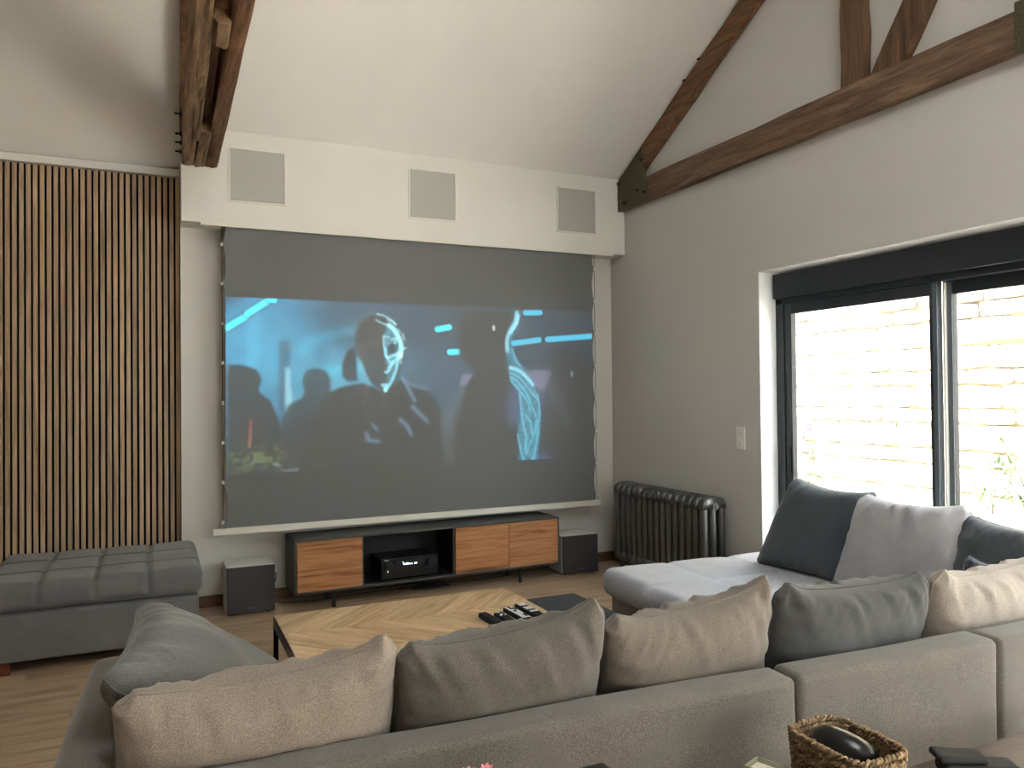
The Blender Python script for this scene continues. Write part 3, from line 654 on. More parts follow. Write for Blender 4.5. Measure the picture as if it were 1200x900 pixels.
box('maker_mark', (-.205, -.002, .148), (-.172, -.0, .153), M['btn'], rc)
box('power_led', (-.180, -.002, .060), (-.174, -.0, .068), M['led'], rc)
box('seam', (-.115, -.0015, .020), (.215, -.0, .0215), M['cabin'], rc)

# subwoofers
def sub(lb, x0, x1, y0, y1, h, rz):
    t = thing('subwoofer', lb, 'subwoofer', (x0, y0, 0), R(rz), 'subwoofers beside the cabinet')
    w_ = x1-x0; d_ = y1-y0
    box('body', (0, .022, .012), (w_, d_, h), M['subbody'], t, bevel=.004)
    box('front_grille', (.003, 0, .014), (w_-.003, .021, h-.003), M['subfront'], t, bevel=.004)
    for x in (.04, w_-.04):
        for y in (.06, d_-.05): MB().cyl((x, y, 0), (x, y, .013), .018, 12).build('foot', M['rubber'], t)
    box('badge', (w_*.42, -.0015, .045), (w_*.6, 0, .050), M['iron'], t)
sub('pale grey subwoofer with charcoal front standing left of the media cabinet', .452, .783, 5.79, 6.09, .345, 0)
sub('pale grey subwoofer with charcoal front standing between cabinet and radiator', 3.145, 3.485, 5.80, 6.09, .335, -2)
# cables
cbl = MB().tube([(.80, 6.12, .25), (.83, 6.08, .20), (.81, 6.0, .17), (.80, 5.95, .20)], .004, 6).tube([(.79, 6.02, .03), (.86, 6.0, .006), (1.1, 5.95, .006), (1.5, 6.0, .006), (1.9, 6.03, .006)], .004, 6)
tag(cbl.build('power_cable', M['cable'], smooth=True), 'thin black cable looping from the left subwoofer behind the cabinet', 'cable')
pts = [(2.0+.17*cos(a*.3)*(1-.01*a), 5.93+.07*sin(a*.3), .006+.0008*a) for a in range(60)]
tag(MB().tube([(1.75, 6.0, .006)]+pts+[(2.5, 5.98, .006), (2.72, 6.02, .006)], .004, 6).build('cable_coil', M['cable'], smooth=True), 'coiled black cable lying on the floor under the cabinet', 'cable')

# ------------------------------------------------------------------ column radiator
rd = thing('radiator', 'dark metallic column radiator on the right wall beyond the chaise', 'radiator', (3.72, 4.56, .0))
NS = 15; PY = 1.14/(NS-1); HB, HT = .10, .785
def rad_section(big):
    b = MB(); hw = .037
    def loopy(xc, yw, xw, z0, z1, top=True):
        ring = []
        for a in range(12):
            t = 2*pi*a/12; ring.append((xc+xw*cos(t), yw*sin(t)))
        zs = [(z0, .55), (z0+.02, .9), (z0+.05, 1), (z1-.05, 1), (z1-.02, .9), (z1, .55)]
        vs = [(xc+(x-xc)*k, y*k, z) for z, k in zs for x, y in ring]; n = 12; fs = []
        for i in range(len(zs)-1):
            for q in range(n): fs.append((i*n+q, i*n+(q+1) % n, (i+1)*n+(q+1) % n, (i+1)*n+q))
        fs += [tuple(range(n))[::-1], tuple(5*n+q for q in range(n))]; b.add(vs, fs)
    for xc in (-.078, 0, .078): loopy(xc, hw*.92, .030, HB+.03, HT-.03)
    # rounded head and foot tying the columns together
    for zc, s in ((HT-.055, 1), (HB+.055, -1)):
        prof = [(-.112, -.045), (-.110, .0), (-.098, .028), (-.07, .046), (0, .055), (.07, .046), (.098, .028), (.110, 0), (.112, -.045), (.05, -.035), (-.05, -.035)]
        vs = []; 
        for yy, k in ((-hw, .90), (-hw*.7, .98), (0, 1), (hw*.7, .98), (hw, .90)):
            vs += [(x*k, yy, zc+s*z*k) for x, z in prof]
        n = len(prof); fs = []
        for i in range(4):
            for q in range(n): fs.append((i*n+q, i*n+(q+1) % n, (i+1)*n+(q+1) % n, (i+1)*n+q))
        fs += [tuple(range(n))[::-1], tuple(4*n+q for q in range(n))]; b.add(vs, fs)
    return b
s0 = rad_section(False).build('section', M['iron'], rd, smooth=True)
for k in range(1, NS-0):
    o = s0.copy(); col.objects.link(o); o.location = (0, PY*k, 0)
e0 = MB().cyl((0, -.034, HT-.07), (0, -.046, HT-.07), .030, 8).build('end_plug', M['iron'], rd)
MB().cyl((0, -.046, HT-.07), (0, -.058, HT-.07), .012, 12).build('bleed_valve', M['chrome'], rd)
MB().cyl((0, -.01, HB+.06), (0, 1.15, HB+.06), .018, 10).cyl((0, -.01, HT-.07), (0, 1.15, HT-.07), .018, 10).build('connecting_pipe', M['iron'], rd)
for yy in (.04, 1.10):
    for xx in (-.09, .06): box('foot', (xx, yy-.012, 0), (xx+.03, yy+.012, HB+.05), M['iron'], rd)
MB().cyl((0, 1.17, HT-.04), (0, 1.22, HT-.04), .018, 16).cyl((0, 1.22, HT-.04), (0, 1.30, HT-.04), .026, 20).build('thermostatic_valve', M['white_pl'], rd, bevel=.004)
# ------------------------------------------------------------------ cushions
def pillow(name, label, corners, T_, m, seed=0, wr=.014, pinch=.045, slump=0, topdip=0, group=None, tw=1.0, peak=(0, 0), nu=64, nv=48, seam=True, cat='cushion', clamp=False, box_=3.2, sp=.02):
    """corners: bottom-left, bottom-right, top-right, top-left (world)"""
    BL, BR, TR, TL = [Vector(c) for c in corners]
    cen = (BL+BR+TR+TL)/4
    ux = ((BR+TR)-(BL+TL)).normalized(); uy = ((TL+TR)-(BL+BR)).normalized(); nrm = ux.cross(uy).normalized()
    t = thing(name, label, cat, cen, 0, group)
    def outline(u, v):
        # u,v in -1..1
        a = (u+1)/2; c = (v+1)/2
        p = BL.lerp(BR, a).lerp(TL.lerp(TR, a), c)
        pu = pinch*(1-abs(u)**2.2)*v*abs(v)**3; pv = sp*(1-abs(v)**2.2)*u*abs(u)**3
        if v > 0: pu *= 1+topdip
        p = p-uy*(pu)-ux*(pv)
        # corner rounding
        cr = (max(0, abs(u)-.86)/.14)*(max(0, abs(v)-.84)/.16)
        p = p-(ux*(1 if u > 0 else -1)+uy*(1 if v > 0 else -1))*cr*.028
        if v > 0:
            p = p+uy*(peak[0]*exp(-((u+.92)/.16)**2)+peak[1]*exp(-((u-.92)/.16)**2))*v**6
        return p
    def th(u, v):
        e = (1-abs(u)**box_)*(1-abs(v)**box_)
        e = max(e, 0)**.5
        bottom = 1+slump*(-v)*.5
        return T_*.5*e*bottom
    def wrk(u, v, s):
        k = 0
        ew = exp(-(1-v)/.32); k += ew*vnoise(u*9+.6*v*4+seed, seed+s)*1.1*(1-exp(-(1-v)/.03))
        k += exp(-(1-v)/.16)*vnoise(u*21+seed*3, seed+s+2)*.5*(1-exp(-(1-v)/.03))
        rg = 1-2*abs(vnoise(u*10+(1-v)*5*(1 if seed % 2 else -1)+seed*1.7, seed+s+31)); k += exp(-(1-v)/.30)*max(0, rg)**2*1.0*(1-exp(-(1-v)/.05))*(.4+.6*hsh(math.floor(u*3+9), seed))
        for sg in (-1, 1):
            eu = exp(-(1-sg*u)/.2); k += eu*vnoise(v*8+seed*2, seed+s+5+sg)*.7*(1-exp(-(1-sg*u)/.03))
        eb = exp(-(1+v)/.2); k += eb*vnoise(u*8+seed, seed+s+9)*.6*(1-exp(-(1+v)/.03))
        k += .55*noise2(u*2.2+seed, v*2.0+seed*.7, seed+s)
        return wr*k
    us = [sin(pi/2*(-1+2*i/nu))*.55+(-1+2*i/nu)*.45 for i in range(nu+1)]
    vv = [sin(pi/2*(-1+2*j/nv))*.55+(-1+2*j/nv)*.45 for j in range(nv+1)]
    vs = []; fs = []; idx = {}
    for side in (1, -1):
        for j, v in enumerate(vv):
            for i, u in enumerate(us):
                edge = i in (0, nu) or j in (0, nv)
                if side == -1 and edge: idx[(side, i, j)] = idx[(1, i, j)]; continue
                h = th(u, v)
                if not edge: h = max(h+wrk(u, v, 0 if side > 0 else 20)*min(1, h/(T_*.2)), .002)
                p = outline(u, v)+nrm*(side*h*(tw if side < 0 else 1))
                if clamp:
                    dx, dy = p.x-PX, p.y-PY_; lx = dx*cos(A_)+dy*sin(A_); ly = -dx*sin(A_)+dy*cos(A_)
                    q_ = min(1, max(0, (p.z-.692)/.035)); lim = .178*(1-q_)+.050*q_
                    ly = max(ly, lim)+(0 if ly > lim else (ly-lim)*.06*q_); p = Vector(SW(lx, ly, p.z))
                idx[(side, i, j)] = len(vs); vs.append(p-cen)
    for side in (1, -1):
        for j in range(nv):
            for i in range(nu):
                q = (idx[(side, i, j)], idx[(side, i+1, j)], idx[(side, i+1, j+1)], idx[(side, i, j+1)])
                if side == -1: q = q[::-1]
                fs.append(q)
    mesh('cover', vs, fs, m, t, True)
    if seam:
        pts = [vs[idx[(1, i, nv)]] for i in range(0, nu+1, 2)]
        ring = [(i, 0) for i in range(0, nu, 2)]+[(nu, j) for j in range(0, nv, 2)]+[(i, nv) for i in range(nu, 0, -2)]+[(0, j) for j in range(nv, 0, -2)]+[(0, 0)]
        MB().tube([vs[idx[(1, i, j)]] for i, j in ring], .0032, 6, False).build('seam', m, t, smooth=True)
    return t

# ------------------------------------------------------------------ sectional sofa (turned slightly against the room)
A_ = R(-2.65); PX, PY_ = .389, 1.76
def SW(x, y, z):   # sofa frame -> world
    dx, dy = x, y; return (PX+dx*cos(A_)-dy*sin(A_), PY_+dx*sin(A_)+dy*cos(A_), z)
def puff(k): return lambda p, n: k*noise2(p.x*3, p.y*3+p.z*3, 4)
GS = 'sofa modules around the coffee table'
def module(label, o, name='sofa_module'):
    return thing(name, label, 'sofa', SW(*o), A_, GS)
# local frame: x right along the back, y away from the camera; outer back face at y=-.13
m1 = module('long left sofa module with an arm, behind the taupe and grey cushions', (-.635, 0, 0))
L1 = 1.98
rbox('backrest', (L1-.004, .130, .64), .024, (30, 3, 10), M['sofa'], m1, puff(.003), (L1/2, .107, .38))
rbox('arm', (.17, .88, .60), .045, (3, 16, 10), M['sofa'], m1, puff(.003), (.085, .69-.0, .40))
rbox('base', (L1-.20, .93, .20), .03, (20, 10, 3), M['sofa_in'], m1, None, (L1/2+.08, .64, .17))
rbox('seat_cushion', (L1-.20, .92, .17), .05, (24, 14, 3), M['sofa_in'], m1, puff(.006), (L1/2+.08, .64, .345))
for x, y in ((.08, .11), (L1-.08, .11), (.08, .95), (L1-.1, .9)): box('leg', (x-.03, y-.03, 0), (x+.03, y+.03, .075), M['foot'], m1)
m2 = module('middle sofa module with a plain heather grey back, behind the dark cushion', (1.347, 0, 0))
L2 = .862
rbox('backrest', (L2-.006, .130, .64), .024, (16, 3, 10), M['sofa'], m2, puff(.003), (L2/2, .107, .38))
rbox('base', (L2-.006, .93, .20), .03, (12, 10, 3), M['sofa_in'], m2, None, (L2/2, .64, .17))
rbox('seat_cushion', (L2-.01, .92, .17), .05, (14, 14, 3), M['sofa_in'], m2, puff(.006), (L2/2, .64, .345))
for x, y in ((.08, .11), (L2-.08, .11), (.08, .9), (L2-.08, .9)): box('leg', (x-.03, y-.03, 0), (x+.03, y+.03, .075), M['foot'], m2)
m3 = module('corner sofa module at the window end, its grey back running out of frame', (2.212, 0, 0))
L3 = 1.16
rbox('backrest', (L3-.006, .130, .64), .024, (20, 3, 10), M['sofa'], m3, puff(.003), (L3/2, .107, .38))
rbox('side_backrest', (.14, .82, .60), .03, (3, 14, 10), M['sofa'], m3, puff(.003), (L3-.07, .59, .36))
rbox('base', (L3-.15, .80, .20), .03, (12, 10, 3), M['sofa_in'], m3, None, (L3/2-.075, .60, .17))
rbox('seat_cushion', (L3-.15, .80, .17), .05, (14, 14, 3), M['sofa_in'], m3, puff(.006), (L3/2-.075, .60, .345))
for x, y in ((.08, .11), (L3-.08, .11), (.08, .9), (L3-.08, .9)): box('leg', (x-.03, y-.03, 0), (x+.03, y+.03, .075), M['foot'], m3)
# chaise with tufted pad
m4 = module('pale grey tufted chaise module jutting out in front of the window', (2.02, 1.02, 0))
def tuft(xs, ys, d=.013, w=.018, top=.006, zt=None):
    def f(p, n):
        k = 0
        gx = min(abs(p.x-x) for x in xs) if xs else 9
        gy = min(abs(p.y-y) for y in ys) if ys else 9
        up = max(0, n.z)
        if xs: k -= d*exp(-(gx/w)**2)*(1 if abs(n.x) < .5 else 0)*(1 if n.z > -.3 else 0)
        if ys: k -= d*exp(-(gy/w)**2)*(1 if abs(n.y) < .5 else 0)*(1 if n.z > -.3 else 0)
        return k+top*up*(1-exp(-(gx/.16)**2))*(1-exp(-(gy/.16)**2))+.003*noise2(p.x*5, p.y*5)
    return f
CL, CW = 1.42, 1.50
rbox('base', (CL-.08, CW-.06, .24), .03, (14, 14, 3), M['sofa_in'], m4, None, (CL/2+.02, CW/2, .19))
rbox('seat_pad', (CL, CW, .17), .07, (64, 66, 4), M['chaise'], m4, tuft([-.24, .22], [-.28, .22]), (CL/2, CW/2, .375))
rbox('backrest', (.13, 1.0, .58), .045, (3, 14, 10), M['sofa_in'], m4, None, (CL+.0, .52, .37))
for x, y in ((.12, .12), (CL-.1, .12), (.12, CW-.12), (CL-.1, CW-.12)): box('leg', (x-.03, y-.03, 0), (x+.03, y+.03, .075), M['foot'], m4)

# back cushions along the long back
GC = 'back cushions of the sofa'
def bc(label, xl, ztl, xr, ztr, m, seed, y=1.955, yl=None, dy=.15, **k):
    yl = y if yl is None else yl
    kw = dict(T_=.25, wr=.018, slump=.25, clamp=True, pinch=.03, sp=.012); kw.update(k)
    pillow('back_cushion', label, [(xl-.005, yl+dy, .44), (xr+.005, y+dy, .44), (xr, y, ztr), (xl, yl, ztl)], m=m, seed=seed, group=GC, **kw)
bc('taupe back cushion at the left end of the sofa back, nearest the arm', -.095, .875, .575, .925, M['taupe'], 3, yl=1.985, peak=(.0, .03), topdip=.3)
bc('long mid grey back cushion between the taupe one and the warm grey one', .565, .90, 1.20, .945, M['grey'], 8, peak=(.01, .025), topdip=.2)
bc('warm grey back cushion in the middle, with a creased peaked corner', 1.195, .885, 1.845, .935, M['greyt'], 13, peak=(.02, .035), topdip=.2, wr=.020)
bc('dark slate back cushion fourth from the left along the sofa back', 1.84, .915, 2.56, .895, M['slate'], 21, y=1.935, peak=(.02, .01), topdip=.2, wr=.019)
bc('light taupe back cushion at the far right, partly out of frame', 2.555, .88, 3.20, .89, M['lightc'], 29, y=1.90, peak=(.03, .01), wr=.018)
# cushion on the left arm
pillow('arm_cushion', 'grey cushion leaning over the left arm of the sofa', [(.40, 2.13, .50), (.42, 2.80, .52), (-.06, 2.80, .88), (-.13, 2.10, .87)][::1], .24, M['armc'], seed=35, wr=.015, pinch=.03, group=GC)
# window cushions
GW = 'cushions leaning along the window'
pillow('window_cushion', 'dark slate cushion furthest along the window, beside the white reveal', [(3.50, 3.88, .425), (3.53, 3.17, .425), (3.70, 3.07, .985), (3.66, 3.68, 1.02)], .23, M['win_dark'], seed=41, group=GW, wr=.012)
pillow('window_cushion', 'silver grey square cushion in the middle of the window row', [(3.42, 3.19, .43), (3.48, 2.44, .43), (3.62, 2.48, .995), (3.58, 3.10, .99)], .23, M['win_light'], seed=47, group=GW, wr=.014)
pillow('window_cushion', 'dark slate cushion nearest the right edge by the window', [(3.50, 2.54, .43), (3.50, 1.96, .43), (3.62, 1.90, .93), (3.62, 2.55, .955)], .22, M['win_dark'], seed=53, group=GW, wr=.016)
kn = pillow('knitted_cushion', 'small dark blue-grey knitted cushion peeking out before the slate cushion', [(3.17, 2.34, .44), (3.29, 2.00, .44), (3.34, 2.07, .835), (3.25, 2.27, .835)], .14, M['knit'], seed=59, wr=.012, nu=30, nv=24)

# ------------------------------------------------------------------ ottoman
ot = thing('ottoman', 'large tufted grey ottoman in front of the slatted wall', 'ottoman', (-.325, 5.62, 0))
rbox('base', (1.13, 1.0, .265), .02, (16, 12, 4), M['ott'], ot, puff(.002), (0, .0, .2025))
rbox('padded_lid', (1.18, 1.03, .165), .065, (72, 54, 5), M['ott'], ot, tuft([-.285, -.0, .285], [-.17, .17], .018, .012, .008), (0, 0, .428))
for x in (-.48, .48):
    for y in (-.44, .44): box('foot', (x-.06, y-.04, 0), (x+.06, y+.04, .07), M['foot'], ot, bevel=.004)

# ------------------------------------------------------------------ coffee table with chevron top
ct = thing('coffee_table', 'low rectangular coffee table with a chevron plank top and black frame', 'table', (.558, 4.222, 0), R(-.2))
TW, TB, NB = 1.33, .362, 3
def clip_poly(poly, x0, x1, y0, y1):
    def cl_(ps, f, g):
        out = []
        for i in range(len(ps)):
            a, b_ = ps[i], ps[(i+1) % len(ps)]; fa, fb = f(a), f(b_)
            if fa >= 0: out.append(a)
            if (fa >= 0) != (fb >= 0): t = fa/(fa-fb); out.append((a[0]+(b_[0]-a[0])*t, a[1]+(b_[1]-a[1])*t))
        return out
    for f in (lambda p: p[0]-x0, lambda p: x1-p[0], lambda p: p[1]-y0, lambda p: y1-p[1]):
        if not poly: return poly
        poly = cl_(poly, f, None)
    return poly
def wood_rot(name, ang, src_stops):
    return wood(name, src_stops, (1.6, 16, 16), .5, .3, .12)
pw = .105; tk = 0
for bnd in range(NB):
    sgn = 1 if bnd % 2 == 0 else -1
    ya, yb = -TB*(bnd+1), -TB*bnd
    x = -TB-.2
    while x < TW+TB:
        if sgn > 0: q = [(x, ya), (x+pw*1.35, ya), (x+pw*1.35+TB*.95, yb), (x+TB*.95, yb)]
        else: q = [(x+TB*.95, ya), (x+TB*.95+pw*1.35, ya), (x+pw*1.35, yb), (x, yb)]
        q = clip_poly(q, .004, TW-.004, ya+.0006, yb-.0006)
        if len(q) >= 3:
            ang = math.atan2(sgn*TB, TB*.95); c0 = (sum(p[0] for p in q)/len(q), sum(p[1] for p in q)/len(q))
            rot = lambda p: ((p[0]-c0[0])*cos(-ang)-(p[1]-c0[1])*sin(-ang), (p[0]-c0[0])*sin(-ang)+(p[1]-c0[1])*cos(-ang))
            s_ = .994
            pts = [(rot(p)[0]*s_, rot(p)[1]*(s_-.008), 0) for p in q]
            o = MB().prism(pts, (0, 0, .022)).build('plank', M['plank'], ct, bevel=.0012, seg=1)
            o.location = (c0[0], c0[1], .378+.0012*hsh(tk)); o.rotation_euler = (0, 0, ang); tk += 1
        x += pw*1.35
TD = TB*NB
box('top_board', (.006, -TD+.006, .366), (TW-.006, -.006, .3778), M['dwood'], ct)
fr = MB(); s_ = .024
fr.box((0, -TD, .342), (TW, -TD+s_, .366)).box((0, -s_, .342), (TW, 0, .366)).box((0, -TD, .342), (s_, 0, .366)).box((TW-s_, -TD, .342), (TW, 0, .366))
fr.box((0, -TD, .366), (.0035, 0, .397)).box((TW-.0035, -TD, .366), (TW, 0, .397)).build('frame', M['black'], ct)
for x in (0, TW-s_):
    for y_ in (-s_, -TD): MB().box((x, y_, 0), (x+s_, y_+s_, .342)).build('leg', M['black'], ct)
    MB().box((x, -TD+s_, 0), (x+s_, -s_, s_)).build('floor_rail', M['black'], ct)
# black side table beyond its right end
st_ = thing('side_table', 'low black side table with a flat slate top right of the coffee table', 'table', (2.13, 3.86, 0))
box('tabletop', (-.20, -.35, .335), (.155, .22, .352), M['tray'], st_, bevel=.003)
for x in (-.19, .13):
    for y_ in (-.34, .195): box('leg', (x, y_, 0), (x+.018, y_+.018, .335), M['black'], st_)
# remotes
def remote(label, x, y, w_, l_, h_, rz, style):
    t = thing('remote_control', label, 'remote', (x, y, .4012), R(rz), 'remotes on the coffee table')
    rb = rbox('body', (w_, l_, h_), min(.008, h_*.42), (4, 10, 2), M['rubber'], t, lambda p, n: (-.004*max(0, -n.z)*(abs(p.y)/l_*2)**2), (0, 0, h_/2))
    k = 0
    if style == 'plain': return
    for r_ in range(9 if style != 'small' else 6):
        y_ = l_*.42-r_*l_*.095
        for c_ in range(3):
            x_ = (c_-1)*w_*.27
            bright = (style == 'white' and hsh(r_*3+c_, 7) < .8) or (style == 'bars' and r_ in (0, 1, 3, 4, 6)) or (style == 'small' and (r_, c_) in ((0, 1), (2, 1), (3, 0), (3, 2)))
            if style == 'bars' and r_ in (2, 5, 8): continue
            mm = M['btn'] if bright else M['cabin']
            if style == 'small' and (r_, c_) == (0, 0): mm = M['green']
            MB().box((x_-w_*.11, y_-l_*.032, h_-.001), (x_+w_*.11, y_+l_*.032, h_+.0022)).build('button', mm, t)
remote('plain black remote, leftmost of the four on the coffee table', 1.533, 3.60, .048, .20, .028, 3, 'plain')
remote('small black remote with a green button beside the plain one', 1.608, 3.585, .045, .19, .024, 2, 'small')
remote('black remote crowded with white buttons, third from the left', 1.690, 3.61, .055, .25, .026, 2, 'white')
remote('long black remote with pale button bars, nearest the table end', 1.780, 3.65, .055, .27, .024, 2, 'bars')

# ------------------------------------------------------------------ console behind the sofa with a basket
cn = thing('console_table', 'dark brown wooden table behind the sofa at the lower right corner', 'table', (1.9, 1.10, 0))
for k in range(3):
    o = box('board', (0, 0, 0), (2.6, .1455, .032), M['dwood'], cn, bevel=.003); o.location = (-1.6, -.03+k*.147, .468)
box('frame', (-1.56, 0, .41), (.96, .37, .467), M['dwood'], cn)
for x in (-1.55, .89):
    for y_ in (.0, .31): box('leg', (x, y_, 0), (x+.06, y_+.06, .41), M['dwood'], cn)
bk = thing('woven_basket', 'square woven seagrass basket on the dark table behind the sofa', 'basket', (1.54, 1.395, .501), R(1))
# coils of braided strands, rounded rectangle
def rr(a, hx, hy, p=5):
    c, s = cos(a), sin(a); k = (abs(c/hx)**p+abs(s/hy)**p)**(-1/p); return c*k, s*k
strand = None; HBK = .195; NC = 13
for k in range(NC):
    z = .008+k*(HBK-.012)/(NC-1); g = .92+.08*k/(NC-1)
    for ph in (0, 1):
        pts = []
        n_ = 260
        for i in range(n_+1):
            a = 2*pi*i/n_; tw_ = a*30+ph*pi+k*1.3
            x_, y_ = rr(a, .088*g, .117*g); d_ = Vector((x_, y_, 0)).normalized()
            jit = .0022*vnoise(i*.35, k)
            p = Vector((x_, y_, z))+d_*(.0045*cos(tw_)+jit)+Vector((0, 0, .0045*sin(tw_)+.002*vnoise(i*.21, k+40)))
            pts.append(p)
        MB().tube(pts, [.0042+.0016*vnoise(i*.5, k+ph*9) for i in range(n_+1)], 5, False).build('strand', M['rattan'], bk, smooth=True)
b = MB(); b.prism([(*rr(2*pi*i/40, .080, .108), .0) for i in range(40)], (0, 0, .008)); b.build('bottom', M['rattan'], bk)
lin_ = MB(); vs = []; fs = []
for z in (.006, HBK-.012):
    for i in range(48): x_, y_ = rr(2*pi*i/48, .082 if z > .1 else .075, .111 if z > .1 else .103); vs.append((x_, y_, z))
for i in range(48): fs.append((i, (i+1) % 48, (i+1) % 48+48, i+48))
mesh('inner_wall', vs, fs, M['rattan'], bk, True)
# rounded black object inside
def blob(name, label, cat, loc, size, rot, m, f=None):
    bm = bmesh.new(); bmesh.ops.create_uvsphere(bm, u_segments=40, v_segments=24, radius=1)
    for v in bm.verts:
        x_, y_, z_ = v.co
        p = 2.6
        if f: x_, y_, z_ = f(x_, y_, z_)
        v.co = (x_*size[0], y_*size[1], z_*size[2])
    me = bpy.data.meshes.new(name); bm.to_mesh(me); bm.free(); me.materials.append(m)
    me.polygons.foreach_set('use_smooth', [True]*len(me.polygons))
    o = link(name, me); o.location = loc; o.rotation_euler = rot
    return o
cs_ = thing('gadget_case', 'rounded glossy black case lying inside the woven basket', 'case', (1.56, 1.415, .655))
def mf(x, y, z): return (x*(1-.12*y), y, (z if z > 0 else z*.9)*(1+.25*y*y)*(1-.35*x))
o = blob('shell', '', '', (0, 0, 0), (.062, .085, .045), (R(8), R(14), R(20)), M['gloss'], mf); o.parent = cs_
o = MB().tube([(.064*cos(a*pi/16), .087*sin(a*pi/16), .002) for a in range(33)], .0015, 6, False).build('seam', M['rubber'], cs_, smooth=True); o.rotation_euler = (R(8), R(14), R(20))
ps = MB().box((-.055, -.075, 0), (.055, .075, .105)).build('packet', M['rubber']); tag(ps, 'plain dark packet under the black case in the basket', 'packet'); ps.location = (1.55, 1.395, .5105)
# black controller-like pouch
pc = thing('glasses_case', 'black folded soft case on the dark table right of the basket', 'case', (2.01, 1.40, .501), R(-30))
rbox('lower_shell', (.20, .085, .040), .018, (14, 8, 3), M['rubber'], pc, lambda p, n: .004*noise2(p.x*18, p.y*18, 3), (.02, 0, .021))
rbox('flap', (.13, .075, .022), .010, (12, 8, 2), M['rubber'], pc, lambda p, n: .003*noise2(p.x*22, p.y*22, 8), (-.03, .004, .051))
tag(MB().tube([(1.72, 1.24, .507), (1.78, 1.28, .507), (1.83, 1.29, .507)], .004, 6).build('charging_cable', M['cable'], smooth=True), 'short black cable beside the black case on the table', 'cable')
# pale green box
pg = thing('small_box', 'small open pale green box left of the basket at the bottom edge', 'box', (1.402, 1.525, .501), R(20))
b = MB(); hx, hy, hh = .034, .040, .100; wt = .003
b.box((-hx, -hy, 0), (hx, -hy+wt, hh)).box((-hx, hy-wt, 0), (hx, hy, hh)).box((-hx, -hy, 0), (-hx+wt, hy, hh)).box((hx-wt, -hy, 0), (hx, hy, hh)).box((-hx, -hy, 0), (hx, hy, .003)).build('tray', M['palegreen'], pg)
box('insert', (-hx+.004, -hy+.004, .01), (hx-.004, hy-.004, hh-.012), M['stone'], pg)

vz = thing('flower_vase', 'slim vase of small pink flowers barely showing at the bottom edge', 'vase', (.56, 1.38, .501))
MB().tube([(0, 0, 0), (0, 0, .05), (0, 0, .12), (0, 0, .18)], [.03, .04, .028, .022], 20).build('vase', M['white_pl'], vz, smooth=True)
for k, (dx, dy, h) in enumerate([(-.022, 0, .332), (.018, .004, .328), (.04, -.03, .30), (-.04, -.03, .29)]):
    MB().tube([(dx*.1, 0, .15), (dx*.5, 0, .23), (dx, dy, h-.01)], .0015, 5).build('stem', M['stem'], vz)
    b = MB()
    for q in range(6):
        a = q*pi/3; b.prism([(dx, dy, h-.01), (dx+.010*cos(a-.5), dy+.010*sin(a-.5), h), (dx+.013*cos(a), dy+.013*sin(a), h+.004), (dx+.010*cos(a+.5), dy+.010*sin(a+.5), h)], (0, 0, .002))
    b.build('flower', M['petal'], vz)
dk = thing('small_speaker', 'black rounded box just peeking over the bottom edge of the frame', 'box', (.815, 1.38, .501))
rbox('body', (.085, .06, .278), .015, (6, 4, 8), M['rubber'], dk, None, (0, 0, .139))
# ------------------------------------------------------------------ outside
struct(box('ground', (4.17, -3, -.15), (12, 12, -.03), M['paving']))
sw_ = thing('stone_wall', 'sunlit pale rubble stone wall of the neighbour outside the window', 'wall', (7.5, 6, 0))
box('mortar_core', (.02, -7, -.05), (.4, 5, 4.6), M['mortar'], sw_)
random.seed(11)
smesh = []
def stone_mesh(L_, H_):
    vs = []; fs = []; nx_, nz_ = 3, 2
    b = MB(); e = .012
    pts = [(0+e*random.random()*2, 0+e*random.random()*2), (L_*.5, -e*.5*random.random()), (L_-e*random.random()*2, 0+e*random.random()*2), (L_, H_*.5), (L_-e*random.random()*2, H_-e*random.random()*2), (L_*.5, H_), (e*random.random()*2, H_-e*random.random()), (0, H_*.5)]
    b.prism([(0, -y_, z_) for y_, z_ in pts], (.06, 0, 0)); return b
z = 0
while z < 2.75:
    H_ = random.choice((.16, .2, .24, .27)); y = 9.2+random.random()*.2
    while y > 3.4:
        L_ = .3+random.random()*.35
        o = stone_mesh(L_-.022, H_-.02).build('stone', M['stone'], sw_, bevel=.008, seg=1)
        o.location = (-.035-.03*random.random(), y-6, z); y -= L_
    z += H_
ld = tag(MB().box((7.28, 4.0, 1.99), (7.52, 4.86, 2.03)).build('ledge', M['ochre']), 'narrow ochre ledge on the bright stone wall outside', 'ledge')
# raised planter bed
pb = thing('planter', 'low grey stone planter edge outside the right pane', 'planter', (5.4, 2.9, -.03))
box('rim', (-.3, -1.6, .58), (.3, .75, .65), M['cab'], pb, bevel=.01)
box('body', (-.27, -1.57, 0), (.27, .72, .58), M['mortar'], pb)
lm = None
def leafmesh(m, L_=.16, w_=.022):
    vs = []; fs = []
    n = 6
    for i in range(n+1):
        t = i/n; ww = w_*sin(pi*min(1, t*.93+.05))**.8; zz = -.35*L_*t*t
        for s in (-1, 0, 1): vs.append((L_*t, s*ww*.5, zz+(0.004 if s == 0 else 0.0)))
    for i in range(n):
        for s in range(2): a = i*3+s; fs.append((a, a+1, a+4, a+3))
    me = bpy.data.meshes.new('leaf'); me.from_pydata(vs, [], fs); me.materials.append(m)
    me.polygons.foreach_set('use_smooth', [True]*len(me.polygons))
    return me
LM = leafmesh(M['leaf'])
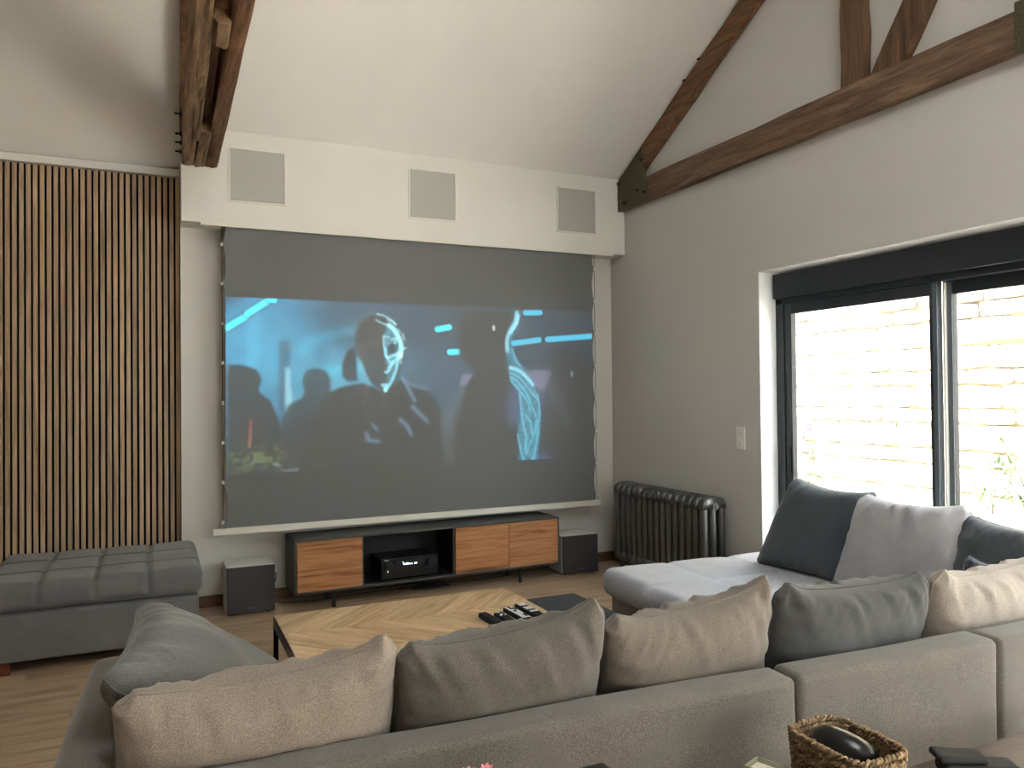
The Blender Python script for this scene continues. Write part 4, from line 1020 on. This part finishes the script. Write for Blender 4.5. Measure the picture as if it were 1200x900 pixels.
def plant(label, loc, n, hgt, spread, nleaf, seed, flowers=None, cat='plant', name='bamboo_plant', sc_l=1.0):
    rs = random.Random(seed); t = thing(name, label, cat, loc)
    tips = []
    for k in range(n):
        a = rs.random()*2*pi; r0 = rs.random()*.05; h = hgt*(.55+.45*rs.random()); s = spread*rs.random()
        pts = [(r0*cos(a)+s*cos(a)*(q/5)**1.6, r0*sin(a)+s*sin(a)*(q/5)**1.6, h*q/5) for q in range(6)]
        MB().tube(pts, [.005, .0045, .004, .0035, .003, .002], 6).build('stem', M['stem'], t, smooth=True)
        tips.append(pts)
    for k in range(nleaf):
        pts = rs.choice(tips); q = .25+.75*rs.random()*1.0; i = min(4, int(q*5)); f_ = q*5-i
        p = Vector(pts[i]).lerp(Vector(pts[i+1]), min(1, f_))
        o = link('leaf', LM, t); o.location = p; o.rotation_euler = (rs.uniform(-.5, .5), rs.uniform(-1.0, .5), rs.random()*2*pi)
        s = rs.uniform(.6, 1.25)*sc_l; o.scale = (s, s, s)
    if flowers:
        for k in range(flowers):
            pts = rs.choice(tips[:3]); p = Vector(pts[5])+Vector((rs.uniform(-.05, .05), rs.uniform(-.07, .07), rs.uniform(-.08, .06)))
            b = MB()
            for q in range(5):
                a = q*2*pi/5; c_, s_ = cos(a), sin(a); r_ = .025
                b.prism([(0, 0, 0), (r_*cos(a-.5), r_*sin(a-.5), .008), (r_*1.25*c_, r_*1.25*s_, .010), (r_*cos(a+.5), r_*sin(a+.5), .008)], (0, 0, .002))
            o = b.build('blossom', M['pink'], t); o.location = p; o.rotation_euler = (rs.uniform(-1, 1), rs.uniform(-1.6, 0), 0)
    return t
plant('leafy bamboo growing in the planter outside the right pane', (5.42, 3.28, .652), 9, .62, .42, 150, 5)
plant('thin bamboo shoots close to the window meeting stiles outside', (5.45, 3.60, .652), 4, .5, .25, 30, 8)
plant('pink flowering oleander at the left edge of the window view', (5.6, 5.50, -.03), 6, 1.36, .20, 80, 15, flowers=9, name='oleander', sc_l=1.2)
